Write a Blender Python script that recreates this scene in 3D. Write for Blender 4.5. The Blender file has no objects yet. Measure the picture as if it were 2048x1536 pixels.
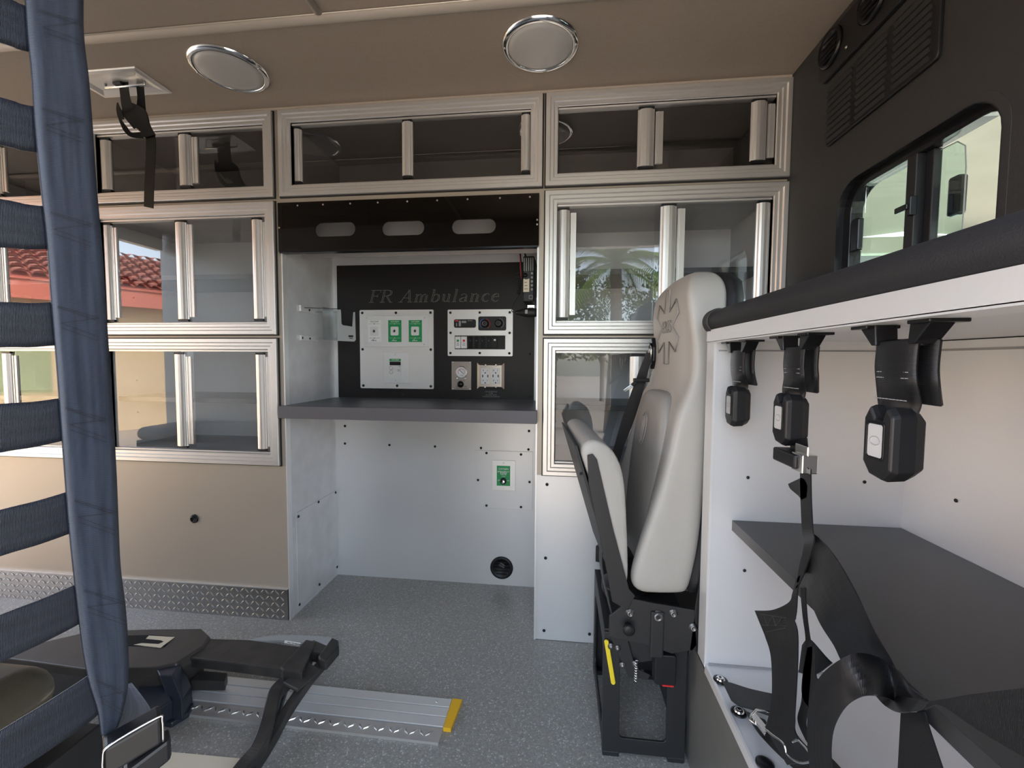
import bpy, bmesh, math, random
from mathutils import Vector, Matrix, noise
random.seed(7)
S = bpy.context.scene
COL = S.collection
V = Vector
# ------------------------------------------------------------------ camera
CO = V((0.995, -1.450, 0.977)); FPX = 851.3
YAW, PIT, ROL = math.radians(6.38), math.radians(-3.075), math.radians(0.35)
FW = V((-math.sin(YAW)*math.cos(PIT), math.cos(YAW)*math.cos(PIT), math.sin(PIT)))
_rt = V((math.cos(YAW), math.sin(YAW), 0)); _up = _rt.cross(FW)
RR = _rt*math.cos(ROL)+_up*math.sin(ROL); UU = -_rt*math.sin(ROL)+_up*math.cos(ROL)
cam_d = bpy.data.cameras.new('camera'); cam = bpy.data.objects.new('camera', cam_d); COL.objects.link(cam)
cam.matrix_world = Matrix(((RR.x, UU.x, -FW.x, CO.x), (RR.y, UU.y, -FW.y, CO.y), (RR.z, UU.z, -FW.z, CO.z), (0, 0, 0, 1)))
cam_d.sensor_width = 36; cam_d.lens = 36*FPX/2048; cam_d.clip_start = 0.01
S.camera = cam
def P(u, v, X=None, Y=None, Z=None):
    """photograph point (2048x1536) -> the real point where its ray meets the plane X, Y or Z = value"""
    d = FW + RR*(u-1024)/FPX - UU*(v-768)/FPX
    i, val = (0, X) if X is not None else (1, Y) if Y is not None else (2, Z)
    return CO + d*((val-CO[i])/d[i])
# ------------------------------------------------------------------ light
S.view_settings.view_transform = 'Standard'; S.view_settings.look = 'None'
S.view_settings.gamma = 1; S.view_settings.use_curve_mapping = False
S.view_settings.exposure = 1.45
W = bpy.data.worlds.new('world'); S.world = W; W.use_nodes = True
wn = W.node_tree; bg = wn.nodes['Background']
sky = wn.nodes.new('ShaderNodeTexSky'); sky.sky_type = 'NISHITA'; sky.sun_disc = False
sky.sun_elevation = math.radians(42); sky.sun_rotation = math.radians(60); sky.dust_density = 1.5; sky.ozone_density = 1.2
hsv = wn.nodes.new('ShaderNodeHueSaturation'); hsv.inputs['Saturation'].default_value = .58
wn.links.new(sky.outputs[0], hsv.inputs['Color']); wn.links.new(hsv.outputs[0], bg.inputs[0]); bg.inputs[1].default_value = 0.5
sun_d = bpy.data.lights.new('sun', 'SUN'); sun_d.energy = 4.0; sun_d.angle = 0.01; sun_d.color = (1, .93, .82)
sun = bpy.data.objects.new('sun', sun_d); COL.objects.link(sun)
sun.rotation_euler = V((0.80, 0.30, 0.72)).to_track_quat('Z', 'Y').to_euler()
def portal(name, loc, rot, sx, sy):
    l = bpy.data.lights.new(name, 'AREA'); l.shape = 'RECTANGLE'; l.size = sx; l.size_y = sy; l.cycles.is_portal = True
    o = bpy.data.objects.new(name, l); COL.objects.link(o); o.location = loc; o.rotation_euler = rot
portal('side_door_portal', (1.1, -1.365, .85), (math.pi/2, 0, 0), 1.1, 1.71)
portal('rear_door_portal', (-1.86, -.65, .9), (math.pi/2, 0, -math.pi/2), 1.3, 1.8)

# ------------------------------------------------------------------ materials
M = {}
def mat(name, c, rough=.5, metal=0., spec=.5, noise_amt=0., nscale=20., bump=0., bscale=200., coat=0., c2=None, emit=None, stretch=None, rvar=0.):
    m = bpy.data.materials.new(name); m.use_nodes = True; nt = m.node_tree; b = nt.nodes['Principled BSDF']
    b.inputs['Base Color'].default_value = (*c, 1); b.inputs['Roughness'].default_value = rough
    b.inputs['Metallic'].default_value = metal; b.inputs['Specular IOR Level'].default_value = spec
    b.inputs['Coat Weight'].default_value = coat; b.inputs['Coat Roughness'].default_value = .1
    tc = nt.nodes.new('ShaderNodeTexCoord'); co = tc.outputs['Object']
    if stretch:
        mp = nt.nodes.new('ShaderNodeMapping'); mp.inputs['Scale'].default_value = stretch
        nt.links.new(co, mp.inputs[0]); co = mp.outputs[0]
    if noise_amt or c2:
        n = nt.nodes.new('ShaderNodeTexNoise'); n.inputs['Scale'].default_value = nscale; n.inputs['Detail'].default_value = 6
        nt.links.new(co, n.inputs['Vector'])
        r = nt.nodes.new('ShaderNodeValToRGB'); r.color_ramp.elements[0].position = .35; r.color_ramp.elements[1].position = .65
        a = c2 if c2 else tuple(x*(1-noise_amt) for x in c)
        r.color_ramp.elements[0].color = (*a, 1); r.color_ramp.elements[1].color = (*c, 1)
        nt.links.new(n.outputs['Fac'], r.inputs[0]); nt.links.new(r.outputs[0], b.inputs['Base Color'])
        if rvar:
            mr = nt.nodes.new('ShaderNodeMapRange'); mr.inputs['To Min'].default_value = rough-rvar; mr.inputs['To Max'].default_value = rough+rvar
            nt.links.new(n.outputs['Fac'], mr.inputs['Value']); nt.links.new(mr.outputs[0], b.inputs['Roughness'])
    if bump:
        n = nt.nodes.new('ShaderNodeTexNoise'); n.inputs['Scale'].default_value = bscale; n.inputs['Detail'].default_value = 3
        nt.links.new(co, n.inputs['Vector'])
        bp = nt.nodes.new('ShaderNodeBump'); bp.inputs['Strength'].default_value = bump; bp.inputs['Distance'].default_value = .002
        nt.links.new(n.outputs['Fac'], bp.inputs['Height']); nt.links.new(bp.outputs[0], b.inputs['Normal'])
    if emit: b.inputs['Emission Color'].default_value = (*emit[0], 1); b.inputs['Emission Strength'].default_value = emit[1]
    M[name] = m; return m
mat('laminate', (.74, .745, .75), .36, .35, noise_amt=.05, nscale=3, rvar=.04)
mat('laminate_scuffed', (.70, .70, .705), .42, .25, noise_amt=.12, nscale=14, rvar=.08)
mat('tan_panel', (.46, .405, .33), .42, .3, noise_amt=.04, nscale=3)
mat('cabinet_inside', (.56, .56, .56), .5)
mat('cabinet_inside_shaded', (.11, .10, .09), .7)  # darker copy of cabinet_inside; the top row's shade is in its colour
mat('aluminium', (.72, .70, .67), .38, .7)
mat('aluminium_satin', (.80, .80, .79), .4, .5)
mat('tread_base', (.42, .415, .40), .30, 1.)
mat('tread_raised', (.85, .84, .82), .22, .9)
mat('bolt_dark', (.22, .21, .20), .35, .9)
mat('chrome', (.85, .85, .84), .12, 1.)
mat('steel_brushed', (.55, .50, .46), .28, 1., noise_amt=.12, nscale=100, stretch=(1, 1, 20))
mat('bench_grey', (.38, .37, .36), .5)
mat('ceiling_taupe', (.315, .258, .205), .6, noise_amt=.05, nscale=120, bump=.12, bscale=500)
mat('ceiling_bead', (.48, .42, .35), .5)
mat('counter_grey', (.13, .135, .145), .42, noise_amt=.15, nscale=200)
mat('counter_edge', (.115, .11, .12), .5)
mat('shelf_dark', (.045, .046, .048), .35, noise_amt=.2, nscale=6, rvar=.05)
mat('black_board', (.018, .016, .016), .42, spec=.3)
mat('black_plastic', (.010, .010, .011), .42, spec=.4)
mat('black_matte', (.009, .009, .010), .6, bump=.1, bscale=300)
mat('black_gloss', (.008, .008, .009), .22, spec=.35)
mat('dark_void', (.004, .004, .004), .9)
mat('bulkhead_charcoal', (.025, .025, .0245), .62, bump=.2, bscale=350, noise_amt=.1, nscale=40)
mat('pad_charcoal', (.013, .013, .0145), .6, bump=.25, bscale=500)
mat('seat_vinyl', (.42, .395, .355), .45, bump=.12, bscale=700, noise_amt=.05, nscale=9)
mat('seat_vinyl_inner', (.27, .25, .225), .48, bump=.15, bscale=700)
mat('frame_black', (.015, .015, .016), .5, metal=.0, bump=.05, bscale=600)
mat('white_plastic', (.75, .76, .76), .35)
mat('grey_print', (.30, .30, .30), .5)
mat('lamp_lens', (.44, .425, .395), .3)
mat('label_green', (.01, .30, .09), .4)
mat('ink_white', (.85, .87, .85), .5)
mat('ink_black', (.02, .02, .02), .5)
mat('ink_grey', (.20, .19, .18), .4)
mat('yellow', (.80, .62, .03), .4)
mat('orange_yellow', (.85, .48, .02), .45)
mat('red', (.60, .03, .03), .4)
mat('blue', (.05, .15, .6), .4)
mat('cream', (.75, .68, .52), .5)
mat('bench_vinyl', (.075, .066, .048), .4, bump=.15, bscale=600)
mat('cove_vinyl', (.13, .13, .12), .38, noise_amt=.1, nscale=15)
mat('stretcher_black', (.022, .021, .021), .42, c2=(.045, .042, .038), nscale=18, bump=.05, bscale=200)
mat('stretcher_blue', (.020, .024, .036), .4)
mat('stretcher_top', (.055, .05, .045), .4, c2=(.035, .032, .03), nscale=14, rvar=.08)
mat('clear_grey', (.40, .42, .42), .25)
mat('cab_liner', (.55, .56, .47), .8, noise_amt=.06, nscale=8)
mat('cab_grey', (.30, .34, .33), .6)
mat('stucco', (.66, .50, .30), .9, bump=.3, bscale=60, noise_amt=.08, nscale=5)
mat('roof_tile', (.68, .27, .19), .8, c2=(.50, .17, .12), nscale=8)
mat('fascia_red', (.55, .15, .10), .7)
mat('driveway', (.48, .40, .32), .85, noise_amt=.15, nscale=6, bump=.3, bscale=40)
mat('palm_leaf', (.10, .19, .03), .5, c2=(.20, .24, .06), nscale=3)
mat('palm_trunk', (.22, .17, .12), .9, bump=.5, bscale=30)
mat('leaf_green', (.05, .09, .025), .6, c2=(.10, .15, .05), nscale=2)
mat('vehicle_white', (.75, .75, .75), .35)
# speckled floor
def floor_mat():
    m = mat('floor_speckle', (.19, .19, .18), .36, spec=.5); nt = m.node_tree; b = nt.nodes['Principled BSDF']
    tc = nt.nodes.new('ShaderNodeTexCoord'); v = nt.nodes.new('ShaderNodeTexVoronoi'); v.inputs['Scale'].default_value = 330
    n = nt.nodes.new('ShaderNodeTexNoise'); n.inputs['Scale'].default_value = 90; n.inputs['Detail'].default_value = 5
    nt.links.new(tc.outputs['Object'], v.inputs['Vector']); nt.links.new(tc.outputs['Object'], n.inputs['Vector'])
    r = nt.nodes.new('ShaderNodeValToRGB'); e = r.color_ramp.elements; e[0].position = 0.; e[0].color = (.265, .262, .238, 1); e[1].position = .93; e[1].color = (.375, .37, .34, 1)
    x = e.new(.97); x.color = (.60, .60, .56, 1)
    sep = nt.nodes.new('ShaderNodeSeparateColor'); nt.links.new(v.outputs['Color'], sep.inputs[0]); nt.links.new(sep.outputs[0], r.inputs[0])
    mx = nt.nodes.new('ShaderNodeMix'); mx.data_type = 'RGBA'; mx.blend_type = 'MULTIPLY'; mx.inputs[0].default_value = .35
    r2 = nt.nodes.new('ShaderNodeValToRGB'); r2.color_ramp.elements[0].position = .3; r2.color_ramp.elements[0].color = (.5, .5, .5, 1); r2.color_ramp.elements[1].position = .7
    nt.links.new(n.outputs['Fac'], r2.inputs[0]); nt.links.new(r.outputs[0], mx.inputs[6]); nt.links.new(r2.outputs[0], mx.inputs[7])
    nt.links.new(mx.outputs[2], b.inputs['Base Color'])
    n2 = nt.nodes.new('ShaderNodeTexNoise'); n2.inputs['Scale'].default_value = 3
    mr = nt.nodes.new('ShaderNodeMapRange'); mr.inputs['To Min'].default_value = .28; mr.inputs['To Max'].default_value = .46
    nt.links.new(tc.outputs['Object'], n2.inputs['Vector']); nt.links.new(n2.outputs['Fac'], mr.inputs['Value']); nt.links.new(mr.outputs[0], b.inputs['Roughness'])
    bp = nt.nodes.new('ShaderNodeBump'); bp.inputs['Strength'].default_value = .25; bp.inputs['Distance'].default_value = .001
    nt.links.new(n.outputs['Fac'], bp.inputs['Height']); nt.links.new(bp.outputs[0], b.inputs['Normal'])
floor_mat()
def web_mat(name, c, sc=(1, 1, 1), freq=900):
    m = mat(name, c, .38, spec=.55); nt = m.node_tree; b = nt.nodes['Principled BSDF']
    b.inputs['Sheen Weight'].default_value = .0
    uv = nt.nodes.new('ShaderNodeUVMap'); mp = nt.nodes.new('ShaderNodeMapping'); mp.inputs['Scale'].default_value = (18, freq, 1)
    wv = nt.nodes.new('ShaderNodeTexWave'); wv.inputs['Scale'].default_value = .33; wv.inputs['Distortion'].default_value = .3; wv.bands_direction = 'Y'
    nt.links.new(uv.outputs[0], mp.inputs[0]); nt.links.new(mp.outputs[0], wv.inputs['Vector'])
    bp = nt.nodes.new('ShaderNodeBump'); bp.inputs['Strength'].default_value = .4; bp.inputs['Distance'].default_value = .0005
    mp2 = nt.nodes.new('ShaderNodeMapping'); mp2.inputs['Scale'].default_value = (7, 9, 1); nn = nt.nodes.new('ShaderNodeTexNoise'); nn.inputs['Scale'].default_value = 1.; nn.inputs['Detail'].default_value = 4
    rr = nt.nodes.new('ShaderNodeValToRGB'); rr.color_ramp.elements[0].position = .35; rr.color_ramp.elements[1].position = .68
    rr.color_ramp.elements[0].color = (*[q*.72 for q in c], 1); rr.color_ramp.elements[1].color = (*[q*1.3 for q in c], 1)
    nt.links.new(uv.outputs[0], mp2.inputs[0]); nt.links.new(mp2.outputs[0], nn.inputs['Vector']); nt.links.new(nn.outputs['Fac'], rr.inputs[0]); nt.links.new(rr.outputs[0], b.inputs['Base Color'])
    nt.links.new(wv.outputs['Fac'], bp.inputs['Height']); nt.links.new(bp.outputs[0], b.inputs['Normal'])
    return m
web_mat('webbing_black', (.008, .008, .009))
web_mat('webbing_jet', (.004, .004, .0045)); M['webbing_jet'].node_tree.nodes['Principled BSDF'].inputs['Specular IOR Level'].default_value = .15
web_mat('webbing_navy', (.036, .045, .065))
web_mat('webbing_grey', (.11, .12, .145))
web_mat('webbing_net', (.018, .021, .030))
def glass_mat(name, tint, refl=1.0, rough=.015):
    m = bpy.data.materials.new(name); m.use_nodes = True; nt = m.node_tree; nt.nodes.remove(nt.nodes['Principled BSDF'])
    out = nt.nodes['Material Output']; t = nt.nodes.new('ShaderNodeBsdfTransparent'); t.inputs[0].default_value = (*tint, 1)
    g = nt.nodes.new('ShaderNodeBsdfGlossy'); g.inputs['Roughness'].default_value = rough
    f = nt.nodes.new('ShaderNodeFresnel'); f.inputs[0].default_value = 1.5
    mu = nt.nodes.new('ShaderNodeMath'); mu.operation = 'MULTIPLY'; mu.inputs[1].default_value = refl; mu.use_clamp = True
    ge = nt.nodes.new('ShaderNodeNewGeometry'); iv = nt.nodes.new('ShaderNodeMath'); iv.operation = 'SUBTRACT'; iv.inputs[0].default_value = 1   # only the outer face of a sheet reflects
    nt.links.new(ge.outputs['Backfacing'], iv.inputs[1]); m2 = nt.nodes.new('ShaderNodeMath'); m2.operation = 'MULTIPLY'
    x = nt.nodes.new('ShaderNodeMixShader'); nt.links.new(f.outputs[0], mu.inputs[0]); nt.links.new(mu.outputs[0], m2.inputs[0]); nt.links.new(iv.outputs[0], m2.inputs[1]); nt.links.new(m2.outputs[0], x.inputs[0])
    nt.links.new(t.outputs[0], x.inputs[1]); nt.links.new(g.outputs[0], x.inputs[2]); nt.links.new(x.outputs[0], out.inputs[0]); M[name] = m
glass_mat('door_glass', (.965, .97, .97), 2.3)
glass_mat('smoked_acrylic', (.13, .11, .09), 1.2, .03)
glass_mat('window_glass', (.88, .97, .95), 1.5)
glass_mat('clear_acrylic', (.85, .88, .88), 1.0, .05)

# ------------------------------------------------------------------ mesh helpers
class MB:
    def __init__(s): s.v = []; s.f = []; s.uv = {}
    def add(s, vs, fs):
        n = len(s.v); s.v += [V(x) for x in vs]; s.f += [tuple(i+n for i in f) for f in fs]; return s
    def box(s, x0, x1, y0, y1, z0, z1):
        return s.add([(x0, y0, z0), (x1, y0, z0), (x1, y1, z0), (x0, y1, z0), (x0, y0, z1), (x1, y0, z1), (x1, y1, z1), (x0, y1, z1)],
                     [(0, 3, 2, 1), (4, 5, 6, 7), (0, 1, 5, 4), (1, 2, 6, 5), (2, 3, 7, 6), (3, 0, 4, 7)])
    def prism(s, pts, off):          # polygon of 3D points, extruded by vector off
        n = len(pts); off = V(off); a = [V(p) for p in pts]
        return s.add(a+[p+off for p in a], [tuple(range(n))[::-1], tuple(range(n, 2*n))]+[(i, (i+1) % n, n+(i+1) % n, n+i) for i in range(n)])
    def ring(s, outer, inner, off):  # plate with a hole, equal counts
        n = len(outer); off = V(off); o = [V(p) for p in outer]; i = [V(p) for p in inner]
        vs = o+i+[p+off for p in o]+[p+off for p in i]; fs = []
        for k in range(n):
            j = (k+1) % n
            fs += [(k, j, n+j, n+k), (2*n+k, 3*n+k, 3*n+j, 2*n+j), (k, 2*n+k, 2*n+j, j), (n+k, n+j, 3*n+j, 3*n+k)]
        return s.add(vs, fs)
    def loft(s, rings, caps=True, closed=True):
        n = len(rings[0]); vs = [p for r in rings for p in r]; fs = []
        for a in range(len(rings)-1):
            for k in range(n if closed else n-1):
                j = (k+1) % n; fs.append((a*n+k, a*n+j, (a+1)*n+j, (a+1)*n+k))
        if caps: fs += [tuple(range(n))[::-1], tuple(range((len(rings)-1)*n, len(rings)*n))]
        return s.add(vs, fs)
    def tube(s, pts, r, n=8, closed=False):
        pts = [V(p) for p in pts]; rings = []; rr = r if isinstance(r, (list, tuple)) else [r]*len(pts)
        ref = None
        for i, p in enumerate(pts):
            t = (pts[min(i+1, len(pts)-1)]-pts[max(i-1, 0)])
            if closed: t = pts[(i+1) % len(pts)]-pts[i-1]
            t.normalize()
            if ref is None: ref = t.orthogonal().normalized()
            ref = (ref-t*ref.dot(t)).normalized(); b = t.cross(ref)
            rings.append([p+(ref*math.cos(2*math.pi*k/n)+b*math.sin(2*math.pi*k/n))*rr[i] for k in range(n)])
        if closed: rings.append(rings[0])
        return s.loft(rings, caps=not closed)
    def cyl(s, c, axis, r, h, n=24, r2=None):
        c = V(c); a = V(axis).normalized(); e = a.orthogonal().normalized(); g = a.cross(e); r2 = r if r2 is None else r2
        R = lambda q, rad: [q+(e*math.cos(2*math.pi*k/n)+g*math.sin(2*math.pi*k/n))*rad for k in range(n)]
        return s.loft([R(c, r), R(c+a*h, r2)])
    def lathe(s, c, axis, prof, n=32):   # prof = [(radius, height)]
        c = V(c); a = V(axis).normalized(); e = a.orthogonal().normalized(); g = a.cross(e)
        return s.loft([[c+a*h+(e*math.cos(2*math.pi*k/n)+g*math.sin(2*math.pi*k/n))*max(r, 1e-5) for k in range(n)] for r, h in prof])
def catmull(pts, n=8):
    pts = [V(p) for p in pts]; out = []
    for i in range(len(pts)-1):
        a = pts[max(i-1, 0)]; b = pts[i]; c = pts[i+1]; d = pts[min(i+2, len(pts)-1)]
        for k in range(n):
            t = k/n; out.append(.5*((2*b)+(c-a)*t+(2*a-5*b+4*c-d)*t*t+(3*b-a-3*c+d)*t**3))
    out.append(pts[-1]); return out
def ribbon(la, lb, th=.0016, n=8, nw=4, curl=0.):
    """webbing between two edge lines; returns MB with uv along/across"""
    A = catmull(la, n); B = catmull(lb, n); m = MB(); rings = []
    L = [0.]
    for i in range(1, len(A)): L.append(L[-1]+((A[i]+B[i])/2-(A[i-1]+B[i-1])/2).length)
    for i in range(len(A)):
        t = (A[min(i+1, len(A)-1)]+B[min(i+1, len(A)-1)]-A[max(i-1, 0)]-B[max(i-1, 0)]).normalized()
        w = B[i]-A[i]; nn = t.cross(w.normalized()).normalized() if w.length > 1e-6 else V((0, 1, 0))
        top = [A[i]+w*(k/nw)+nn*(th/2+curl*math.sin(math.pi*k/nw)) for k in range(nw+1)]
        bot = [A[i]+w*(k/nw)-nn*(th/2-curl*math.sin(math.pi*k/nw)) for k in range(nw, -1, -1)]
        rings.append(top+bot)
    m.loft(rings); m.ruv = (rings, L, nw); return m
WO = {}
def link(o, parent):
    COL.objects.link(o)
    if parent is not None: o.parent = parent
ROT = {'on': False}; RA = math.radians(4.4)
def spin(v):      # the seat is swivelled a few degrees toward the door
    x, y = v.x-1.30, v.y+.45; return V((1.30+x*math.cos(RA)-y*math.sin(RA), -.45+x*math.sin(RA)+y*math.cos(RA), v.z))
def obj(name, mb, material, parent=None, bevel=0, seg=2, smooth=False, subsurf=0, label=None, kind=None, solid=0):
    off = WO.get(parent.name, V((0, 0, 0))) if parent is not None else V((0, 0, 0))
    if ROT['on']: mb.v = [spin(v) for v in mb.v]
    me = bpy.data.meshes.new(name); me.from_pydata([tuple(v-off) for v in mb.v], [], mb.f)
    bm = bmesh.new(); bm.from_mesh(me); bmesh.ops.recalc_face_normals(bm, faces=bm.faces); bm.to_mesh(me); bm.free()
    if hasattr(mb, 'ruv'):
        rings, L, nw = mb.ruv; n = 2*nw+2; ul = me.uv_layers.new(name='UVMap')
        W_ = .05
        for lp in me.loops:
            i = lp.vertex_index; r, k = divmod(i, n); kk = k if k <= nw else n-1-k
            ul.data[lp.index].uv = (kk/nw, L[min(r, len(L)-1)])
    me.materials.append(M[material]); o = bpy.data.objects.new(name, me); link(o, parent); WO[o.name] = off
    if smooth or subsurf:
        for p in me.polygons: p.use_smooth = True
    if subsurf:
        s = o.modifiers.new('s', 'SUBSURF'); s.levels = subsurf; s.render_levels = subsurf
    if bevel:
        b = o.modifiers.new('b', 'BEVEL'); b.width = bevel; b.segments = seg; b.limit_method = 'ANGLE'; b.angle_limit = math.radians(40)
        if not smooth: 
            for p in me.polygons: p.use_smooth = False
    if label: o['label'] = label
    if kind: o['kind'] = kind
    return o
def thing(name, label, cat, loc=(0, 0, 0), group=None):
    o = bpy.data.objects.new(name, None); o.empty_display_size = .05; COL.objects.link(o); o.location = V(loc); WO[o.name] = V(loc)
    o['label'] = label; o['category'] = cat
    if group: o['group'] = group
    return o
def tag(o, label, cat, group=None):
    o['label'] = label; o['category'] = cat
    if group: o['group'] = group
    return o
def struct(name, mb, material, parent=None, **k):
    o = obj(name, mb, material, parent, **k)
    if parent is None: o['kind'] = 'structure'
    return o
def dup(o, loc=None, rot=None, parent=None):       # a shared-mesh copy of a small part; loc is in world space
    c = o.copy(); COL.objects.link(c)
    if parent is not None: c.parent = parent
    off = WO.get(c.parent.name, V((0, 0, 0))) if c.parent else V((0, 0, 0))
    if loc is not None: c.location = V(loc)-off
    if rot is not None: c.rotation_euler = rot
    WO[c.name] = off; return c
def local_obj(name, mb, material, loc, rot=(0, 0, 0), parent=None, **k):   # mesh built around the origin then placed
    off = WO.get(parent.name, V((0, 0, 0))) if parent is not None else V((0, 0, 0))
    for i in range(len(mb.v)): mb.v[i] = mb.v[i]+off
    o = obj(name, mb, material, parent, **k); o.location = V(loc)-off; o.rotation_euler = rot; return o
def text(name, s, size, loc, parent, material='ink_black', rot=(math.pi/2, 0, 0), align='CENTER', ext=.0002, shear=0., sx=1., label=None):
    c = bpy.data.curves.new(name, 'FONT'); c.body = s; c.size = size; c.align_x = align; c.align_y = 'CENTER'; c.extrude = ext; c.shear = shear; c.resolution_u = 2
    t = bpy.data.objects.new('tmp', c); COL.objects.link(t); bpy.context.view_layer.update()
    me = bpy.data.meshes.new_from_object(t.evaluated_get(bpy.context.evaluated_depsgraph_get()))
    bpy.data.objects.remove(t); me.materials.clear(); me.materials.append(M[material])
    o = bpy.data.objects.new(name, me); link(o, parent); off = WO.get(parent.name, V((0, 0, 0))) if parent else V((0, 0, 0))
    o.location = V(loc)-off; o.rotation_euler = rot; o.scale = (sx, 1, 1); WO[o.name] = off
    return o
def rrect(cx, cz, hw, hh, r, n=6):    # rounded rectangle loop in 2D
    out = []
    for (sx, sz, a0) in ((1, 1, 0), (-1, 1, 90), (-1, -1, 180), (1, -1, 270)):
        for k in range(n+1):
            a = math.radians(a0+90*k/n); out.append((cx+sx*(hw-r)+r*math.cos(a), cz+sz*(hh-r)+r*math.sin(a)))
    return out
def to_rect(loop, x0, x1, z0, z1):    # push each loop point out onto the rectangle, keeping quadrant order
    n = len(loop)//4; out = []
    cor = [(x1, z1), (x0, z1), (x0, z0), (x1, z0)]
    for q in range(4):
        for k in range(n):
            p = loop[q*n+k]; t = k/(n-1)
            c = cor[q]
            if q in (0, 2): a = (c[0], p[1]); b = (p[0], c[1])
            else: a = (p[0], c[1]); b = (c[0], p[1])
            if t < .45: out.append(a)
            elif t > .55: out.append(b)
            else: out.append(c)
    return out
XZ = lambda pts, y: [V((a, y, b)) for a, b in pts]
YZ = lambda pts, x: [V((x, a, b)) for a, b in pts]
# a shared black button-head screw, facing -Y
def screw_mesh(r=.0055, h=.003):
    m = MB(); m.lathe((0, 0, 0), (0, -1, 0), [(r, 0), (r, h*.4), (r*.75, h*.85), (r*.42, h), (r*.36, h*.55), (0, h*.5)], 10)
    return m
def screws(parent, pts, r=.0055, material='black_plastic', rot=(0, 0, 0)):
    first = None
    for p in pts:
        if first is None: first = local_obj('screw', screw_mesh(r, r*.55), material, p, rot, parent, smooth=True)
        else: dup(first, p, rot, parent)
ROT_X = (0, 0, -math.pi/2)   # faces -X
ROT_PX = (0, 0, math.pi/2)   # faces +X

# ================================================================== THE SETTING
struct('floor', MB().box(-1.85, 1.70, -1.36, .40, -.06, 0), 'floor_speckle')
ZC = 1.862
struct('ceiling', MB().box(-1.85, 1.75, -1.36, .44, ZC, ZC+.09), 'ceiling_taupe')
# far wall face: grid of cells around openings
OP = {  # cabinet openings x0,x1,z0,z1
 'A1': (-1.52, -.843, 1.595, 1.811), 'A2': (-1.52, -.843, 1.108, 1.499), 'A3': (-1.52, -.843, .628, 1.013),
 'L1': (-.738, -.064, 1.595, 1.811), 'L2': (-.738, -.064, 1.108, 1.499), 'L3': (-.738, -.064, .628, 1.013),
 'C1': (.041, .890, 1.595, 1.811),
 'R1': (.981, 1.656, 1.595, 1.811), 'R2': (.981, 1.656, 1.108, 1.499), 'R3': (.981, 1.656, .628, 1.013)}
holes = list(OP.values())+[(0, .917, 0, 1.53)]
def gridwall(x0, x1, z0, z1, y0, y1, hs):
    xs = sorted({x0, x1, *[h[0] for h in hs if x0 < h[0] < x1], *[h[1] for h in hs if x0 < h[1] < x1]})
    zs = sorted({z0, z1, *[h[2] for h in hs if z0 < h[2] < z1], *[h[3] for h in hs if z0 < h[3] < z1]})
    m = MB()
    for i in range(len(xs)-1):
        j = 0
        while j < len(zs)-1:
            def solid(jj):
                a, b = (xs[i]+xs[i+1])/2, (zs[jj]+zs[jj+1])/2
                return not any(h[0] < a < h[1] and h[2] < b < h[3] for h in hs)
            if solid(j):
                k = j
                while k+1 < len(zs)-1 and solid(k+1): k += 1
                m.box(xs[i], xs[i+1], y0, y1, zs[j], zs[k+1]); j = k+1
            else: j += 1
    return m
wall = struct('wall_far', gridwall(-1.85, 1.70, 0, ZC, .002, .02, holes), 'tan_panel')
obj('outer_skin', MB().box(-1.85, 1.75, .40, .44, -.06, ZC), 'vehicle_white', wall)
YB = .344
obj('alcove_back', MB().box(-.018, .935, YB, YB+.012, 0, 1.545), 'laminate', wall)
obj('alcove_side', MB().box(-.018, 0, .0205, YB, 0, 1.545), 'laminate_scuffed', wall)
obj('alcove_side', MB().box(.917, .935, .0205, YB, 0, 1.545), 'laminate', wall)
obj('alcove_top', MB().box(.0, .917, .0205, YB, 1.532, 1.545), 'laminate', wall)
# lower skins
obj('lower_panel', MB().box(.918, 1.69, -.001, .0025, .002, .586), 'laminate', wall, label='light laminate panel under the right cabinets')
obj('corner_trim', MB().box(.9155, .921, -.003, .021, 0, 1.36), 'aluminium_satin', wall)
obj('corner_trim', MB().box(-.003, .0015, -.003, .021, .0, 1.36), 'aluminium_satin', wall)
screws(wall, [P(1094, 969, Y=-.002), P(1091, 1116, Y=-.002), P(1088, 1261, Y=-.002), P(1179, 1268, Y=-.002)], .0055)
# access panel in the alcove's left side
ap = MB().prism([(0, .045, .022), (0, .337, .022), (0, .337, .392), (0, .045, .392)], (.003, 0, 0))
accp = obj('access_panel', ap, 'laminate_scuffed', wall, bevel=.001)
screws(accp, [P(597, 1033, X=.004), P(637, 1004, X=.004), P(671, 985, X=.004), P(599, 1209, X=.004), P(639, 1169, X=.004), P(674, 1134, X=.004)], .0055, rot=ROT_PX)
bp_ = obj('upper_back_panel', MB().box(.03, .905, YB-.003, YB, .600, .765), 'laminate', wall)
screws(bp_, [P(u, v, Y=YB-.003) for u, v in ((690, 852), (690, 887), (779, 890), (870, 893), (1058, 862), (1057, 899), (962, 896))], .0055)
cp = obj('cover_plate', MB().box(.636, .886, YB-.0035, YB, .340, .592), 'laminate', wall, bevel=.0008)
screws(cp, [P(u, v, Y=YB-.0035) for u, v in ((973, 906), (1042, 909), (956, 960), (1059, 964), (973, 1011), (1042, 1014))], .0055)
# bulkhead (toward the cab) with the pass-through opening
XB = 1.696
hl = rrect(-.458, 1.272, .208, .155, .07)
hw_ = to_rect(hl, -1.36, .02, 0, ZC)
wr = struct('wall_right', MB().ring(YZ(hw_, XB), YZ(hl, XB), (.045, 0, 0)), 'bulkhead_charcoal')
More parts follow.
